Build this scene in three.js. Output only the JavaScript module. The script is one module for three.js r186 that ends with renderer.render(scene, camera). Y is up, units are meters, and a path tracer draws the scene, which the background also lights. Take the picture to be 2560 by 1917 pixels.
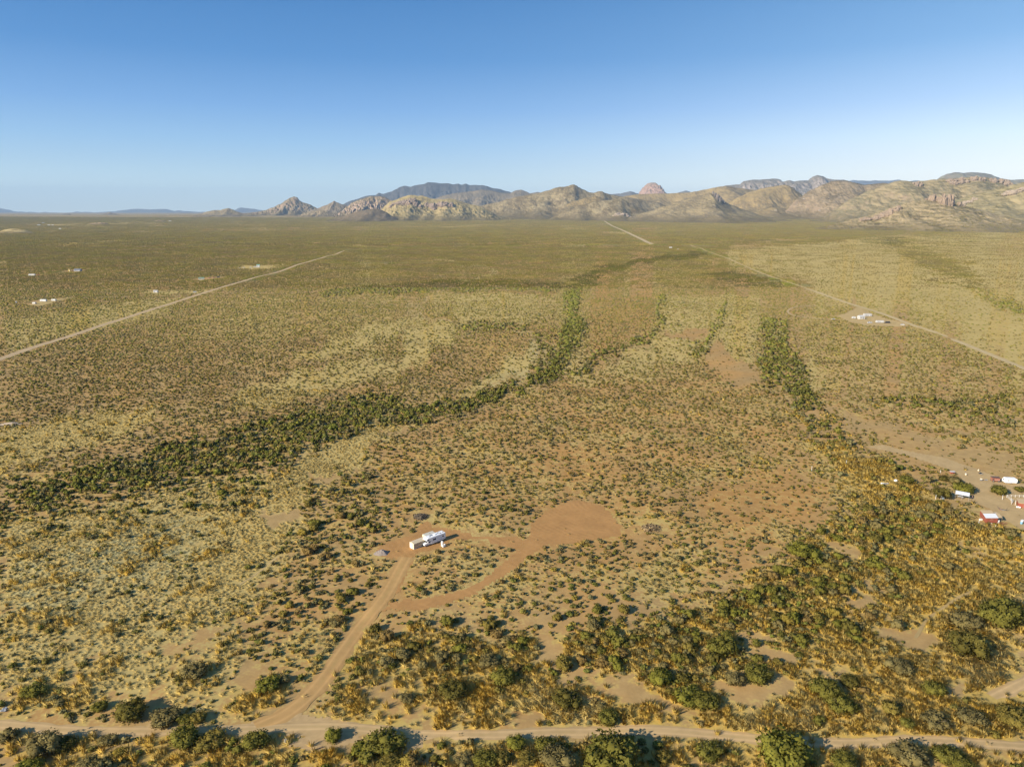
import * as THREE from 'three';
import { mergeGeometries } from 'three/addons/utils/BufferGeometryUtils.js';
import { createNoise2D } from 'simplex-noise';

// ---------------------------------------------------------------- camera, sky, sun, air
const scene = new THREE.Scene();
const EYE = 120, F = 1776, CX = 1280, CY = 958.5, PITCH = Math.atan((CY - 530) / F);
const camera = new THREE.PerspectiveCamera(2 * Math.atan(CY / F) * 180 / Math.PI, 2560 / 1917, 1, 200000);
camera.position.set(0, EYE, 0);
camera.rotation.x = -PITCH;
const EXPOSURE = 1.65, HAZE = 2.0e-5;
const renderer = new THREE.WebGLRenderer({ antialias: true });
renderer.setSize(1024, 766);
renderer.toneMapping = THREE.LinearToneMapping;
renderer.toneMappingExposure = EXPOSURE;
renderer.shadowMap.enabled = true;

const SUN_EL = 26 * Math.PI / 180, SUN_AZ = 36 * Math.PI / 180;   // from behind the left shoulder
const sunDir = new THREE.Vector3(-Math.cos(SUN_AZ) * Math.cos(SUN_EL), Math.sin(SUN_EL), Math.sin(SUN_AZ) * Math.cos(SUN_EL));
const sun = new THREE.DirectionalLight(new THREE.Color().setRGB(1, 0.895, 0.725), 5);
sun.name = 'sun';
sun.position.copy(sunDir).multiplyScalar(3000); sun.castShadow = true;
sun.shadow.camera.left = sun.shadow.camera.bottom = -900; sun.shadow.camera.right = sun.shadow.camera.top = 900; sun.shadow.camera.far = 6000;
scene.add(sun, sun.target);

const toLin = (c) => { c /= 255; return c <= 0.04045 ? c / 12.92 : ((c + 0.055) / 1.055) ** 2.4; };
{
  // clear late-afternoon air: pale at the horizon, deepening with height
  const stops = [[-90, 203, 220, 230], [0.3, 203, 220, 230], [2.7, 195, 221, 238], [5.1, 170, 207, 240], [7.4, 145, 188, 235], [10.9, 112, 163, 218], [14.8, 95, 147, 204], [25, 82, 132, 188], [45, 74, 121, 176], [90, 70, 114, 168]];
  const AIR = [0.34, 0.5, 0.68], W = 512, H = 720, data = new Float32Array(W * H * 4);      // light that the haze itself adds along a line of sight
  for (let r = 0; r < H; r++) {
    const el = ((r + 0.5) / H - 0.5) * 180, up = Math.sin(Math.max(el, 0.05) * Math.PI / 180), through = Math.exp(-HAZE * Math.min(1730 / up, 50000));
    let k = 0; while (k < stops.length - 2 && el > stops[k + 1][0]) k++;
    const a = stops[k], b = stops[k + 1], t = Math.min(1, Math.max(0, (el - a[0]) / (b[0] - a[0])));
    for (let c = 0; c < W; c++) {
      const az = ((c + 0.5) / W - 0.5) * 2 * Math.PI, o = (r * W + c) * 4, away = Math.cos(az - Math.atan2(-sunDir.z, -sunDir.x));
      const glow = away ** 4 * Math.cos(el * Math.PI / 180) ** 2;   // brighter opposite the sun and round it, darkest across
      for (let i = 0; i < 3; i++) {
        const d = (toLin(a[i + 1]) * (1 - t) + toLin(b[i + 1]) * t) * (1 + [1.4, 0.75, 0.38][i] * glow * (el < 5 ? 0.45 + 0.11 * Math.max(el, 0) : 1)) / [1.17, 1.09, 1.045][i];
        data[o + i] = Math.max(0.03, (d - AIR[i] * (1 - through)) / through) / EXPOSURE;
      }
      data[o + 3] = 1;
    }
  }
  const sky = new THREE.DataTexture(data, W, H, THREE.RGBAFormat, THREE.FloatType);
  sky.mapping = THREE.EquirectangularReflectionMapping; sky.magFilter = THREE.LinearFilter; sky.needsUpdate = true;
  scene.background = sky; scene.environment = sky;
}
scene.fog = new THREE.FogExp2(new THREE.Color().setRGB(0.5, 0.72, 1), HAZE);

// ---------------------------------------------------------------- helpers
function rngOf(a) { return () => { a = (a + 0x6d2b79f5) | 0; let t = Math.imul(a ^ (a >>> 15), 1 | a); t = (t + Math.imul(t ^ (t >>> 7), 61 | t)) ^ t; return ((t ^ (t >>> 14)) >>> 0) / 4294967296; }; }
const N = createNoise2D(rngOf(7)), N2 = createNoise2D(rngOf(21));
const clamp = (v, a = 0, b = 1) => (v < a ? a : v > b ? b : v), lerp = (a, b, t) => a + (b - a) * t;
const smooth = (a, b, v) => { const t = clamp((v - a) / (b - a)); return t * t * (3 - 2 * t); };
const fbm = (x, y, o = 4) => { let s = 0, a = 0.5; for (let i = 0; i < o; i++) { s += a * N(x, y); x = x * 2.03 + 17.1; y = y * 2.03 - 9.7; a *= 0.5; } return s; };
const taken = new Map();
function numbered(n) { const k = taken.get(n) ?? 0; taken.set(n, k + 1); return k ? n + '_' + String(k).padStart(3, '0') : n; }
function tag(o, label, category, group, kind) {
  if (label) o.userData.label = label;
  if (category) o.userData.category = category;
  if (group) o.userData.group = group;
  if (kind) o.userData.kind = kind;
  return o;
}
function shade(o) { o.castShadow = o.receiveShadow = true; return o; }
function mesh(name, geo, mat, parent = scene) {
  const m = shade(new THREE.Mesh(geo, mat));
  m.name = parent === scene ? numbered(name) : name;
  parent.add(m);
  return m;
}
function thing(name, label, category, x, z, turn = 0, group) {
  const g = new THREE.Group(); g.name = numbered(name);
  g.position.set(x, elev(x, z), z); g.rotation.y = turn;
  tag(g, label, category, group); scene.add(g);
  return g;
}
const col = (r, g, b) => new THREE.Color().setRGB(r, g, b);
const mat = (r, g, b, rough = 0.9, more = {}) => new THREE.MeshStandardMaterial({ color: col(r, g, b), roughness: rough, ...more });

// the plain: level nearby, rising gently to the far hills
const plain = (r) => 55 * smooth(5000, 16000, r) + 25 * smooth(16000, 45000, r);
const edge = (v, a, b, w) => smooth(a, a + w, v) * (1 - smooth(b - w, b, v));
let flatAt = () => 0;
function elev(x, z) {
  const r = Math.hypot(x, z);
  let y = plain(r);
  const wa = edge(x, -320, 320, 60) * edge(z, -728, -88, 60);
  if (wa > 0) y += wa * (1 - flatAt(x, z)) * (N(x / 95, z / 95) * 0.8 + N(x / 38, z / 38) * 0.3);
  const far = Math.max(Math.abs(x) - 320, -728 - z, z + 88, 0);
  if (far > 0) { const wb = smooth(30, 130, far) * edge(x, -1500, 1500, 200) * edge(z, -3070, 40, 120); if (wb > 0) y += wb * N(x / 300, z / 300) * 1.8; }
  return y;
}
const SP = Math.sin(PITCH), CP = Math.cos(PITCH);
// where the line of sight through a point of the photograph meets the plain
function spot(px, py) {
  const u = (px - CX) / F, v = (CY - py) / F, dy = v * CP - SP, dz = -(CP + v * SP);
  let y = 0, x = 0, z = 0;
  for (let i = 0; i < 6; i++) { const t = (y - EYE) / Math.min(dy, -1e-4); x = u * t; z = dz * t; y = elev(x, z); }
  return [x, z];
}
function seen(x, y, z) {          // [column, row] in the photograph
  const Y = y - EYE, d = -z * CP - Y * SP;
  return [CX + F * x / d, CY - F * (Y * CP - z * SP) / d, d];
}
const VIEW = { n: [1, 0, 0], o: [1.1577, 0, 0], m: [0.3896, 850, 1000], r: [0.3896, 1700, 400], f: [0.3896, 1700, 1000], c: [0.3896, 850, 400], l: [0.3896, 0, 400] };
function trace(view, list) {
  const [s, x0, y0] = VIEW[view], out = [];
  for (let i = 0; i < list.length; i += 2) out.push(spot(x0 + list[i] * s, y0 + list[i + 1] * s));
  return out;
}
function inPoly(p, x, z) {
  let c = false;
  for (let i = 0, j = p.length - 1; i < p.length; j = i++) if ((p[i][1] > z) !== (p[j][1] > z) && x < ((p[j][0] - p[i][0]) * (z - p[i][1])) / (p[j][1] - p[i][1]) + p[i][0]) c = !c;
  return c;
}
function segDist(ax, az, bx, bz, x, z) { const dx = bx - ax, dz = bz - az, t = clamp(((x - ax) * dx + (z - az) * dz) / (dx * dx + dz * dz || 1)); return Math.hypot(x - ax - dx * t, z - az - dz * t); }
function edgeDist(p, x, z, closed = true) {
  let d = 1e9;
  for (let i = closed ? 0 : 1; i < p.length; i++) { const a = p[i ? i - 1 : p.length - 1], b = p[i]; d = Math.min(d, segDist(a[0], a[1], b[0], b[1], x, z)); }
  return d;
}
// ---------------------------------------------------------------- land cover
// G dry grass, S shrub density, W tall green wash brush, A amber tall grass, P pale grey-green herbs, R redness of the soil, B bare soil
const CH = ['G', 'S', 'W', 'A', 'P', 'R', 'B'];
class Land {
  constructor(x0, z0, cell, nx, nz) { Object.assign(this, { x0, z0, cell, nx, nz }); this.d = CH.map(() => new Float32Array(nx * nz)); }
  fill(f) { for (let j = 0; j < this.nz; j++) for (let i = 0; i < this.nx; i++) { const v = f(this.x0 + i * this.cell, this.z0 + j * this.cell); for (let c = 0; c < 7; c++) this.d[c][j * this.nx + i] = v[c]; } }
  paint(p, feather, set, line) {
    let xa = 1e9, xb = -1e9, za = 1e9, zb = -1e9; const pad = feather + (line ?? 0);
    for (const [x, z] of p) { xa = Math.min(xa, x); xb = Math.max(xb, x); za = Math.min(za, z); zb = Math.max(zb, z); }
    const i0 = Math.max(0, Math.floor((xa - pad - this.x0) / this.cell)), i1 = Math.min(this.nx - 1, Math.ceil((xb + pad - this.x0) / this.cell));
    const j0 = Math.max(0, Math.floor((za - pad - this.z0) / this.cell)), j1 = Math.min(this.nz - 1, Math.ceil((zb + pad - this.z0) / this.cell));
    const keys = Object.entries(set).map(([k, v]) => [CH.indexOf(k), v]);
    for (let j = j0; j <= j1; j++) for (let i = i0; i <= i1; i++) {
      const x = this.x0 + i * this.cell, z = this.z0 + j * this.cell;
      let e = line ? edgeDist(p, x, z, false) - line : edgeDist(p, x, z) * (inPoly(p, x, z) ? -1 : 1);
      const w = 1 - smooth(-feather, feather, e);
      if (w > 0) for (const [c, v] of keys) { const o = j * this.nx + i, old = this.d[c][o]; this.d[c][o] += ((Array.isArray(v) ? v[0] + v[1] * (old - 0.5) : v) - old) * w; }
    }
  }
  inside(x, z) { const u = (x - this.x0) / this.cell, v = (z - this.z0) / this.cell; return u >= 0 && v >= 0 && u < this.nx - 1.01 && v < this.nz - 1.01; }
  read(x, z, out) {
    const u = clamp((x - this.x0) / this.cell, 0, this.nx - 1.01), v = clamp((z - this.z0) / this.cell, 0, this.nz - 1.01), i = u | 0, j = v | 0, a = u - i, b = v - j, o = j * this.nx + i;
    for (let c = 0; c < 7; c++) { const d = this.d[c]; out[c] = (d[o] * (1 - a) + d[o + 1] * a) * (1 - b) + (d[o + this.nx] * (1 - a) + d[o + this.nx + 1] * a) * b; }
    return out;
  }
}
const near = new Land(-1300, -2100, 5, 520, 412), wide = new Land(-14000, -18000, 50, 560, 364);
const ground0 = (x, z) => {
  const r = Math.hypot(x, z), k = clamp(r / 1500, 0.35, 4), n = fbm(x / (170 * k) + 3, z / (110 * k), 3), m = fbm(x / (70 * k) - 8, z / (70 * k) + 4, 2);
  return [clamp(0.45 + 0.9 * n + 0.25 * m), clamp(0.6 - 0.6 * n + 0.3 * m), 0, 0.7 * smooth(0.22, 0.42, fbm(x / (40 * k) + 51, z / (30 * k), 2)), 0, clamp(0.35 + 0.5 * m), 0.03 + 0.85 * smooth(0.2, 0.4, fbm(x / (55 * k) - 31, z / (34 * k) + 12, 3))];
};
near.fill(ground0); wide.fill(ground0);
function cover(view, feather, set, list, line) { const p = trace(view, list); near.paint(p, Math.max(feather, 2), set, line); wide.paint(p, Math.max(feather, 40), set, line); }
// upper left plain of fine olive scrub
cover('o', 40, { S: [1.02, 0.7], R: [0.4, 0.6], G: [0.24, 0.9], B: [0.07, 0.2] }, [0, 505, 560, 500, 1100, 495, 1240, 600, 1230, 700, 1190, 790, 1050, 850, 800, 920, 500, 980, 0, 1010]);
cover('o', 60, { S: [0.85, 0.5], G: [0.4, 0.6] }, [1100, 495, 1500, 500, 1540, 545, 1560, 565, 1700, 600, 1650, 640, 1240, 645, 1240, 600]);
cover('o', 30, { G: 0.7, S: 0.55 }, [0, 690, 250, 650, 430, 640, 380, 670, 120, 735, 0, 765]);
cover('o', 60, { G: 0.5, S: 0.75, R: 0.5 }, [430, 640, 700, 632, 920, 632, 880, 690, 600, 740, 330, 740]);
cover('o', 12, { G: 0.85, S: 0.5 }, [640, 770, 760, 715, 890, 680, 925, 690, 790, 745, 640, 788]);
cover('o', 12, { G: 0.9, S: 0.42 }, [870, 712, 930, 693, 985, 705, 975, 735, 940, 765, 890, 795, 850, 800, 880, 760]);
cover('o', 40, { G: 0.75, S: 0.52, R: 0.35, W: 0 }, [930, 632, 1205, 634, 1210, 680, 1160, 700, 1040, 700, 930, 680]);
cover('o', 25, { R: 0.75, S: 0.6, G: 0.42, B: 0.1 }, [1000, 730, 1120, 720, 1170, 745, 1130, 800, 980, 810]);
cover('o', 10, { G: 0.95, S: 0.22, P: 0.1 }, [0, 930, 150, 900, 330, 880, 300, 925, 190, 955, 60, 1000, 0, 1015]);
// the plain beyond
cover('n', 60, { G: 0.95, S: 0.25 }, [100, 560, 350, 552, 400, 556, 130, 566]);
cover('n', 60, { G: 0.9, S: 0.35 }, [130, 610, 250, 600, 360, 598, 250, 608, 140, 616]);
cover('n', 40, { G: 0.95, S: 0.1, B: 0.5 }, [0, 652, 45, 651, 40, 656, 0, 658]);
cover('n', 30, { G: 0.95, S: 0.05, B: 0.4 }, [1086, 653, 1110, 649, 1152, 650, 1130, 656]);
cover('n', 40, { G: 0.95, S: 0.1 }, [356, 733, 400, 727, 480, 725, 530, 722, 500, 731, 420, 736]);
cover('n', 30, { G: 0.95, S: 0.2, B: 0.3 }, [580, 672, 620, 664, 690, 660, 740, 655, 690, 668, 640, 673]);
cover('n', 60, { G: 0.9, S: 0.4 }, [900, 566, 1130, 560, 1300, 562, 1130, 570]);
cover('n', 40, { G: 0.95, S: 0.2 }, [1500, 580, 1600, 578, 1560, 586]);
// right: straw grassland
cover('o', 110, { G: [0.93, 0.3], S: [0.13, 0.35], R: 0.12, B: 0.05 }, [1540, 545, 1700, 525, 1950, 510, 2211, 485, 2211, 765, 2050, 722, 1880, 650, 1700, 600, 1560, 565]);
cover('o', 14, { S: 0.7, W: 0.25 }, [1900, 515, 2000, 540, 2120, 610, 2211, 660, 2211, 680, 2080, 620, 1960, 560]);
cover('o', 40, { S: 0.95, W: 0.12, G: 0.2 }, [1240, 540, 1500, 500, 1900, 480, 2211, 462, 2211, 484, 1950, 505, 1700, 528, 1500, 545]);
cover('o', 10, { S: 0.72, G: 0.5, R: 0.4 }, [1700, 690, 1850, 665, 2211, 792, 2211, 900, 2000, 890, 1850, 850, 1760, 780]);
cover('o', 8, { W: 0.5, S: 0.8 }, [1870, 860, 2211, 850, 2211, 925, 2050, 905, 1930, 890]);
cover('r', 14, { G: 1, B: 0.6, S: 0.1 }, [1320, 548, 1420, 562, 1510, 580, 1440, 578, 1350, 560]);
cover('r', 20, { B: 0.4, R: 0.5, S: 0.2 }, [2050, 500, 2230, 470, 2230, 640, 2000, 600]);
cover('r', 14, { A: 0.6, S: 0.4, W: 0.2 }, [1730, 640, 1850, 645, 1860, 670, 1740, 660]);
cover('r', 10, { A: 0.6, S: 0.4, W: 0.2 }, [1720, 790, 1860, 820, 1960, 880, 1860, 860]);
cover('r', 14, { W: 0.7, S: 0.9 }, [1350, 490, 1430, 500, 1420, 555, 1370, 530]);
cover('r', 10, { W: 0.6, S: 0.8 }, [1570, 760, 1640, 765, 1640, 790, 1580, 785]);
cover('r', 10, { W: 0.5, S: 0.7 }, [2000, 890, 2208, 960, 2208, 1000, 2060, 950]);
cover('r', 10, { B: 0.5, G: 0.9, S: 0.1 }, [280, 560, 640, 510, 900, 492, 620, 530, 330, 575]);
// centre: regular shrubs on red soil
cover('o', 12, { S: [0.74, 0.3], G: [0.44, 0.6], R: [0.75, 0.5], B: 0.05 }, [800, 960, 1050, 890, 1200, 830, 1480, 770, 1650, 830, 1720, 930, 1850, 1080, 1830, 1120, 1700, 1200, 1500, 1270, 1000, 1290, 860, 1250, 640, 1200, 720, 1060]);
cover('o', 14, { R: 0.85, S: 0.75, G: 0.36, B: 0.08 }, [1265, 645, 1415, 640, 1440, 690, 1360, 740, 1270, 765, 1275, 700]);
cover('o', 16, { G: 0.8, S: 0.55, R: 0.4, B: 0.1 }, [1440, 640, 1640, 635, 1650, 720, 1620, 790, 1500, 770, 1290, 820, 1330, 780, 1420, 730]);
cover('o', 5, { B: 0.85, S: 0.22, R: 0.4, G: 0.3 }, [1500, 770, 1545, 735, 1590, 770, 1640, 800, 1670, 830, 1570, 830]);
cover('o', 4, { B: 0.8, S: 0.25, R: 0.5 }, [1440, 725, 1480, 705, 1520, 710, 1490, 735]);
cover('o', 8, { B: 0.35, R: 1, S: 0.55 }, [1150, 1000, 1280, 950, 1330, 1000, 1240, 1080]);
cover('o', 8, { B: 0.5, R: 1, S: 0.5 }, [1500, 1050, 1700, 1010, 1780, 1080, 1640, 1150, 1520, 1120]);
// pale curved bands of an old channel
cover('c', 3, { P: 0.9, G: 0.6, S: 0.5, B: 0.3, R: 0.1 }, [600, 840, 490, 920, 470, 985, 620, 1035, 800, 1060, 1000, 1085, 1200, 1100, 1268, 1130, 1280, 1200, 1240, 1300, 1100, 1400, 960, 1470], 6);
cover('c', 3, { W: 0.4, S: 0.9 }, [1308, 1110, 1318, 1200, 1290, 1300, 1210, 1380], 4);
cover('c', 5, { P: 0.7, G: 0.6, S: 0.5 }, [740, 660, 900, 680, 990, 705, 980, 740, 880, 765, 660, 790], 9);
cover('o', 10, { G: 0.75, S: 0.62 }, [480, 860, 640, 800, 800, 770, 860, 800, 700, 850, 560, 890]);
cover('o', 6, { G: 0.85, S: 0.5, R: 0.2 }, [980, 860, 1080, 800, 1150, 740, 1180, 740, 1180, 780, 1100, 820]);
// washes
cover('o', 10, { W: 0.8, S: 1.08, G: 0.45, R: 0.3, A: 0.14 }, [0, 1040, 100, 1030, 250, 990, 420, 950, 600, 900, 760, 860, 860, 850, 900, 880, 830, 910, 700, 960, 640, 1000, 520, 1010, 400, 1050, 250, 1060, 100, 1100, 0, 1140]);
cover('o', 6, { W: 0.35, S: 0.7 }, [0, 1150, 120, 1110, 300, 1065, 480, 1030, 640, 1005, 660, 1030, 560, 1085, 420, 1110, 200, 1130]);
cover('o', 3, { W: 1, S: 1.1, G: 0.4, A: 0.1 }, [780, 910, 900, 880, 1040, 850, 1110, 832, 1160, 810, 1185, 770, 1205, 720, 1222, 690, 1215, 640, 1240, 608, 1290, 582, 1380, 562, 1480, 547, 1500, 537, 1520, 545, 1480, 558, 1370, 573, 1300, 598, 1258, 630, 1253, 680, 1272, 705, 1258, 730, 1230, 770, 1210, 810, 1140, 840, 1050, 880, 900, 915]);
cover('o', 3, { W: 0.75, S: 0.95 }, [1440, 640, 1428, 680, 1442, 700, 1400, 730, 1360, 750, 1290, 770, 1270, 800, 1200, 815], 6);
cover('o', 3, { W: 0.6, S: 0.9 }, [1565, 650, 1540, 700, 1510, 740, 1490, 770], 5);
cover('o', 5, { W: 0.85, S: 0.95 }, [1652, 690, 1690, 690, 1700, 760, 1722, 800, 1760, 850, 1780, 880, 1750, 900, 1700, 880, 1680, 840, 1640, 790, 1662, 750]);
cover('o', 4, { W: 0.5, A: 0.75, S: 0.6 }, [1690, 880, 1780, 880, 1830, 920, 1870, 980, 1960, 1010, 2030, 1030, 2000, 1060, 1900, 1040, 1800, 1000, 1730, 930]);
cover('o', 14, { W: 0.5, S: 0.9, G: 0.2 }, [690, 628, 930, 606, 1130, 605, 1215, 612, 1215, 626, 930, 630, 700, 640]);
cover('o', 8, { W: 0.6, S: 0.95, A: 0.2 }, [1500, 590, 1590, 588, 1680, 598, 1740, 622, 1640, 620, 1540, 606]);
cover('o', 5, { W: 0.5, S: 0.85, A: 0.3 }, [1000, 690, 1060, 700, 1130, 700, 1140, 712, 1060, 716, 1000, 704]);
// sand by the ranch
cover('o', 5, { B: 0.65, G: 0.5, S: 0.25, R: 0.1, W: 0 }, [1800, 890, 1950, 930, 2211, 985, 2211, 1120, 2090, 1010, 1920, 965]);
// lower right: amber grass, brush and sand
cover('o', 8, { A: [0.74, 0.3], S: [0.22, 0.35], G: 0.95, W: 0.2, R: 0.1, B: 0.05 }, [1780, 955, 1900, 1000, 2000, 1060, 2100, 1130, 2211, 1150, 2211, 1656, 1400, 1656, 1550, 1500, 1700, 1330, 1880, 1180, 1850, 1060]);
cover('o', 5, { A: 0.25, G: 1, S: 0.15 }, [2020, 1440, 2110, 1400, 2211, 1350, 2211, 1500, 2110, 1500]);
cover('o', 5, { W: 0.55, S: 1.05, A: 0.55, G: 0.85, B: 0.02 }, [1700, 1220, 1800, 1130, 1900, 1085, 2060, 1080, 2040, 1160, 1930, 1200, 1900, 1260, 1840, 1290, 1830, 1340, 1760, 1400, 1720, 1440, 1640, 1470, 1540, 1480, 1380, 1470, 1250, 1480, 1100, 1450, 1060, 1400, 1180, 1370, 1330, 1350, 1480, 1320, 1560, 1290, 1620, 1250]);
cover('o', 6, { S: 0.9, W: 0.35, A: 0.55, G: 0.8, B: 0.03 }, [620, 1380, 900, 1350, 1100, 1380, 1350, 1420, 1300, 1480, 1100, 1470, 800, 1480, 700, 1470]);
cover('o', 3, { A: 0.9, S: 0.2, G: 0.9, W: 0.15 }, [760, 1480, 1000, 1460, 1400, 1470, 2000, 1520, 2211, 1540, 2211, 1595, 1500, 1565, 950, 1560, 700, 1555]);
cover('o', 3, { A: 0.2, G: 1, S: 0.12 }, [1060, 1510, 1180, 1490, 1320, 1500, 1330, 1560, 1080, 1560]);
cover('o', 3, { A: 0.2, G: 1, S: 0.12 }, [1560, 1520, 1900, 1520, 1960, 1560, 1580, 1575]);
cover('o', 3, { A: 0.75, W: 0.45, S: 0.45, G: 0.7 }, [0, 1600, 900, 1590, 2211, 1635, 2211, 1800, 0, 1800]);
// left: pale grass
cover('o', 8, { G: 0.82, S: [0.36, 0.4], P: 0.3, R: 0.25, B: [0.1, 0.7] }, [0, 1140, 300, 1080, 640, 1010, 780, 930, 790, 960, 680, 1060, 640, 1180, 560, 1290, 480, 1390, 400, 1480, 100, 1520, 0, 1530]);
cover('o', 8, { P: 0.9, S: 0.3, G: 0.85 }, [60, 1200, 420, 1120, 450, 1180, 250, 1290, 0, 1340, 0, 1260]);
cover('o', 5, { G: 1, S: 0.04, P: 0, W: 0, B: 0, A: 0 }, [640, 1012, 780, 930, 770, 1000, 665, 1080, 615, 1150, 550, 1240, 440, 1340, 370, 1340, 470, 1230, 525, 1140]);
cover('o', 4, { B: 0.9, S: 0.1, R: 0.1 }, [550, 1115, 640, 1095, 650, 1115, 600, 1140]);
cover('o', 4, { B: 0.9, S: 0.1, R: 0.1 }, [660, 1030, 720, 1015, 745, 1025, 690, 1045]);
cover('o', 4, { B: 0.6, S: 0.2, R: 0.3 }, [130, 1440, 210, 1400, 230, 1430, 160, 1470]);
cover('o', 4, { B: 0.75, S: 0.3, R: 0.2 }, [330, 1400, 420, 1360, 500, 1330, 470, 1380, 400, 1440]);
cover('o', 4, { B: 0.6, S: 0.25, R: 0.2 }, [0, 1490, 80, 1470, 60, 1520, 0, 1540]);
cover('o', 5, { S: 0.95, W: 0.22, R: 0.4, G: 0.4, A: 0.15 }, [660, 1060, 720, 1040, 800, 1000, 850, 1130, 770, 1180, 640, 1280, 560, 1290, 620, 1190]);
cover('o', 4, { S: 0.8, R: 0.5, W: 0.25, B: 0.15, A: 0.2 }, [480, 1320, 620, 1270, 770, 1220, 820, 1260, 700, 1440, 620, 1490, 560, 1430]);
cover('o', 3, { A: 1, S: 0.1, G: 0.9 }, [500, 1500, 560, 1475, 625, 1478, 600, 1540, 510, 1550]);
cover('o', 3, { A: 0.85, S: 0.2, G: 0.8 }, [20, 1500, 180, 1480, 200, 1530, 20, 1545]);
cover('o', 2, { A: 0.6, S: 0.2 }, [120, 1455, 215, 1435, 200, 1475, 130, 1480]);
// bare sandy openings of the lower right
const bareSpot = (px, py, w, h) => cover('n', 1.5, { B: 1, G: 0.1, S: 0, A: 0, W: 0, R: 0.15 }, [px - w / 2, py, px - w / 4, py - h / 2, px + w / 4, py - h / 2, px + w / 2, py - h / 6, px + w / 3, py + h / 2, px - w / 4, py + h / 2]);
for (const b of [[2271, 1589, 90, 60], [1887, 1725, 170, 62], [2073, 1688, 70, 20], [1933, 1626, 76, 28], [2151, 1512, 66, 46], [1433, 1690, 96, 44], [1550, 1722, 70, 30], [1650, 1752, 56, 40], [2390, 1718, 40, 24], [1870, 1600, 50, 40], [2210, 1470, 40, 20], [2440, 1380, 40, 20], [2100, 1370, 70, 20], [1370, 1625, 60, 50], [1010, 1780, 50, 24]]) bareSpot(...b);
const base7 = new Float32Array(7);
function land(x, z, out = base7) {
  const r = Math.hypot(x, z), a = clamp(r * 0.014, 2.5, 160), k = clamp(r * 0.05, 14, 700), az = a * 1.8;
  const wx = x + a * N(x / k, z / k) + a * 0.4 * N2(x / (k * 0.3), z / (k * 0.3)), wz = z + az * N2(x / k + 5, z / k - 3) + az * 0.4 * N(x / (k * 0.3) + 9, z / (k * 0.3));
  return (near.inside(wx, wz) ? near : wide).read(wx, wz, out);
}

// ---------------------------------------------------------------- roads and cleared earth
const roads = [], pads = [];
function smoothLine(p) {
  const c = new THREE.CatmullRomCurve3(p.map(([x, z]) => new THREE.Vector3(x, 0, z)), false, 'centripetal'), out = [], n = Math.max(2, p.length * 6);
  for (let i = 0; i <= n; i++) { const v = c.getPoint(i / n); out.push([v.x, v.z]); }
  return out;
}
function road(name, label, view, hw, tone, list, wear = 1) { roads.push({ name, label, hw, tone, wear, pts: smoothLine(trace(view, list)) }); }
const DUST = [0.43, 0.298, 0.148], REDDIRT = [0.39, 0.213, 0.08], PALE = [0.44, 0.33, 0.185], STRAWROAD = [0.42, 0.31, 0.13];
road('dirt_road', 'pale dirt road crossing the whole foreground', 'n', 1.75, DUST, [-60, 1811, 0, 1812, 167, 1826, 350, 1829, 583, 1827, 855, 1817, 1044, 1833, 1239, 1837, 1433, 1831, 1705, 1830, 1933, 1850, 2089, 1858, 2283, 1851, 2560, 1866, 2640, 1869]);
road('driveway', 'reddish dirt driveway rising from the foreground road to the motorhome', 'n', 2.7, [0.41, 0.25, 0.1], [640, 1822, 700, 1795, 750, 1760, 796, 1712, 832, 1665, 862, 1622, 905, 1562, 945, 1515, 972, 1475, 995, 1430, 1015, 1392]);
road('dirt_road', 'straight pale dirt road running up the left plain', 'n', 3.8, [0.43, 0.315, 0.185], [-80, 925, 0, 897, 86, 867, 175, 840, 273, 807, 390, 770, 506, 733, 623, 698, 760, 657, 857, 628]);
road('dirt_track', 'narrow track from the left road to the distant white trailers', 'n', 1.6, PALE, [470, 738, 350, 741, 195, 745, 128, 749, 90, 756], 0.6);
road('dirt_track', 'faint straight track crossing the plain below the round yellow patch', 'n', 1.3, [0.34, 0.27, 0.16], [505, 733, 700, 731, 860, 730, 1084, 726, 1250, 725, 1395, 723, 1480, 722], 0.4);
road('dirt_track', 'faint straight track leading to the small yellow field', 'n', 1.8, STRAWROAD, [770, 656, 850, 657, 960, 657, 1090, 656], 0.5);
road('dirt_track', 'faint track joining the left road to the far road', 'n', 2.4, STRAWROAD, [857, 628, 870, 625, 980, 621, 1100, 618, 1250, 615, 1400, 613, 1629, 610], 0.5);
road('dirt_road', 'far pale dirt road heading for the conical hill', 'n', 8.5, [0.47, 0.37, 0.22], [1629, 610, 1590, 591, 1551, 573, 1532, 565, 1520, 558, 1508, 549, 1490, 540]);
road('dirt_road', 'straight pale dirt road passing the right homestead', 'n', 3.3, [0.45, 0.345, 0.185], [2640, 950, 2560, 920, 2440, 871, 2343, 832, 2273, 809, 2148, 766, 2090, 747, 2035, 727]);
road('dirt_track', 'faint grassy continuation of the right-hand road towards the hills', 'n', 2.6, [0.43, 0.33, 0.16], [2035, 727, 1941, 696, 1828, 649, 1774, 630, 1725, 612], 0.3);
road('dirt_track', 'curved track looping round the scrub beside the right homestead', 'n', 1.2, PALE, [2120, 764, 2060, 763, 2000, 766, 1972, 775, 1985, 788, 2050, 797, 2110, 800], 0.5);
road('footpath', 'narrow sandy path winding through the amber grass', 'n', 0.5, [0.37, 0.265, 0.12], [2290, 1595, 2323, 1545, 2380, 1505, 2440, 1474], 0.5);
road('dirt_road', 'short stub of dirt road at the right edge', 'n', 1.9, DUST, [2640, 1668, 2560, 1708, 2510, 1733, 2486, 1745]);
road('footpath', 'eroded pale path in the grass left of the driveway', 'n', 0.4, [0.44, 0.32, 0.15], [598, 1462, 640, 1435, 672, 1410, 696, 1390], 0.5);
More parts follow.
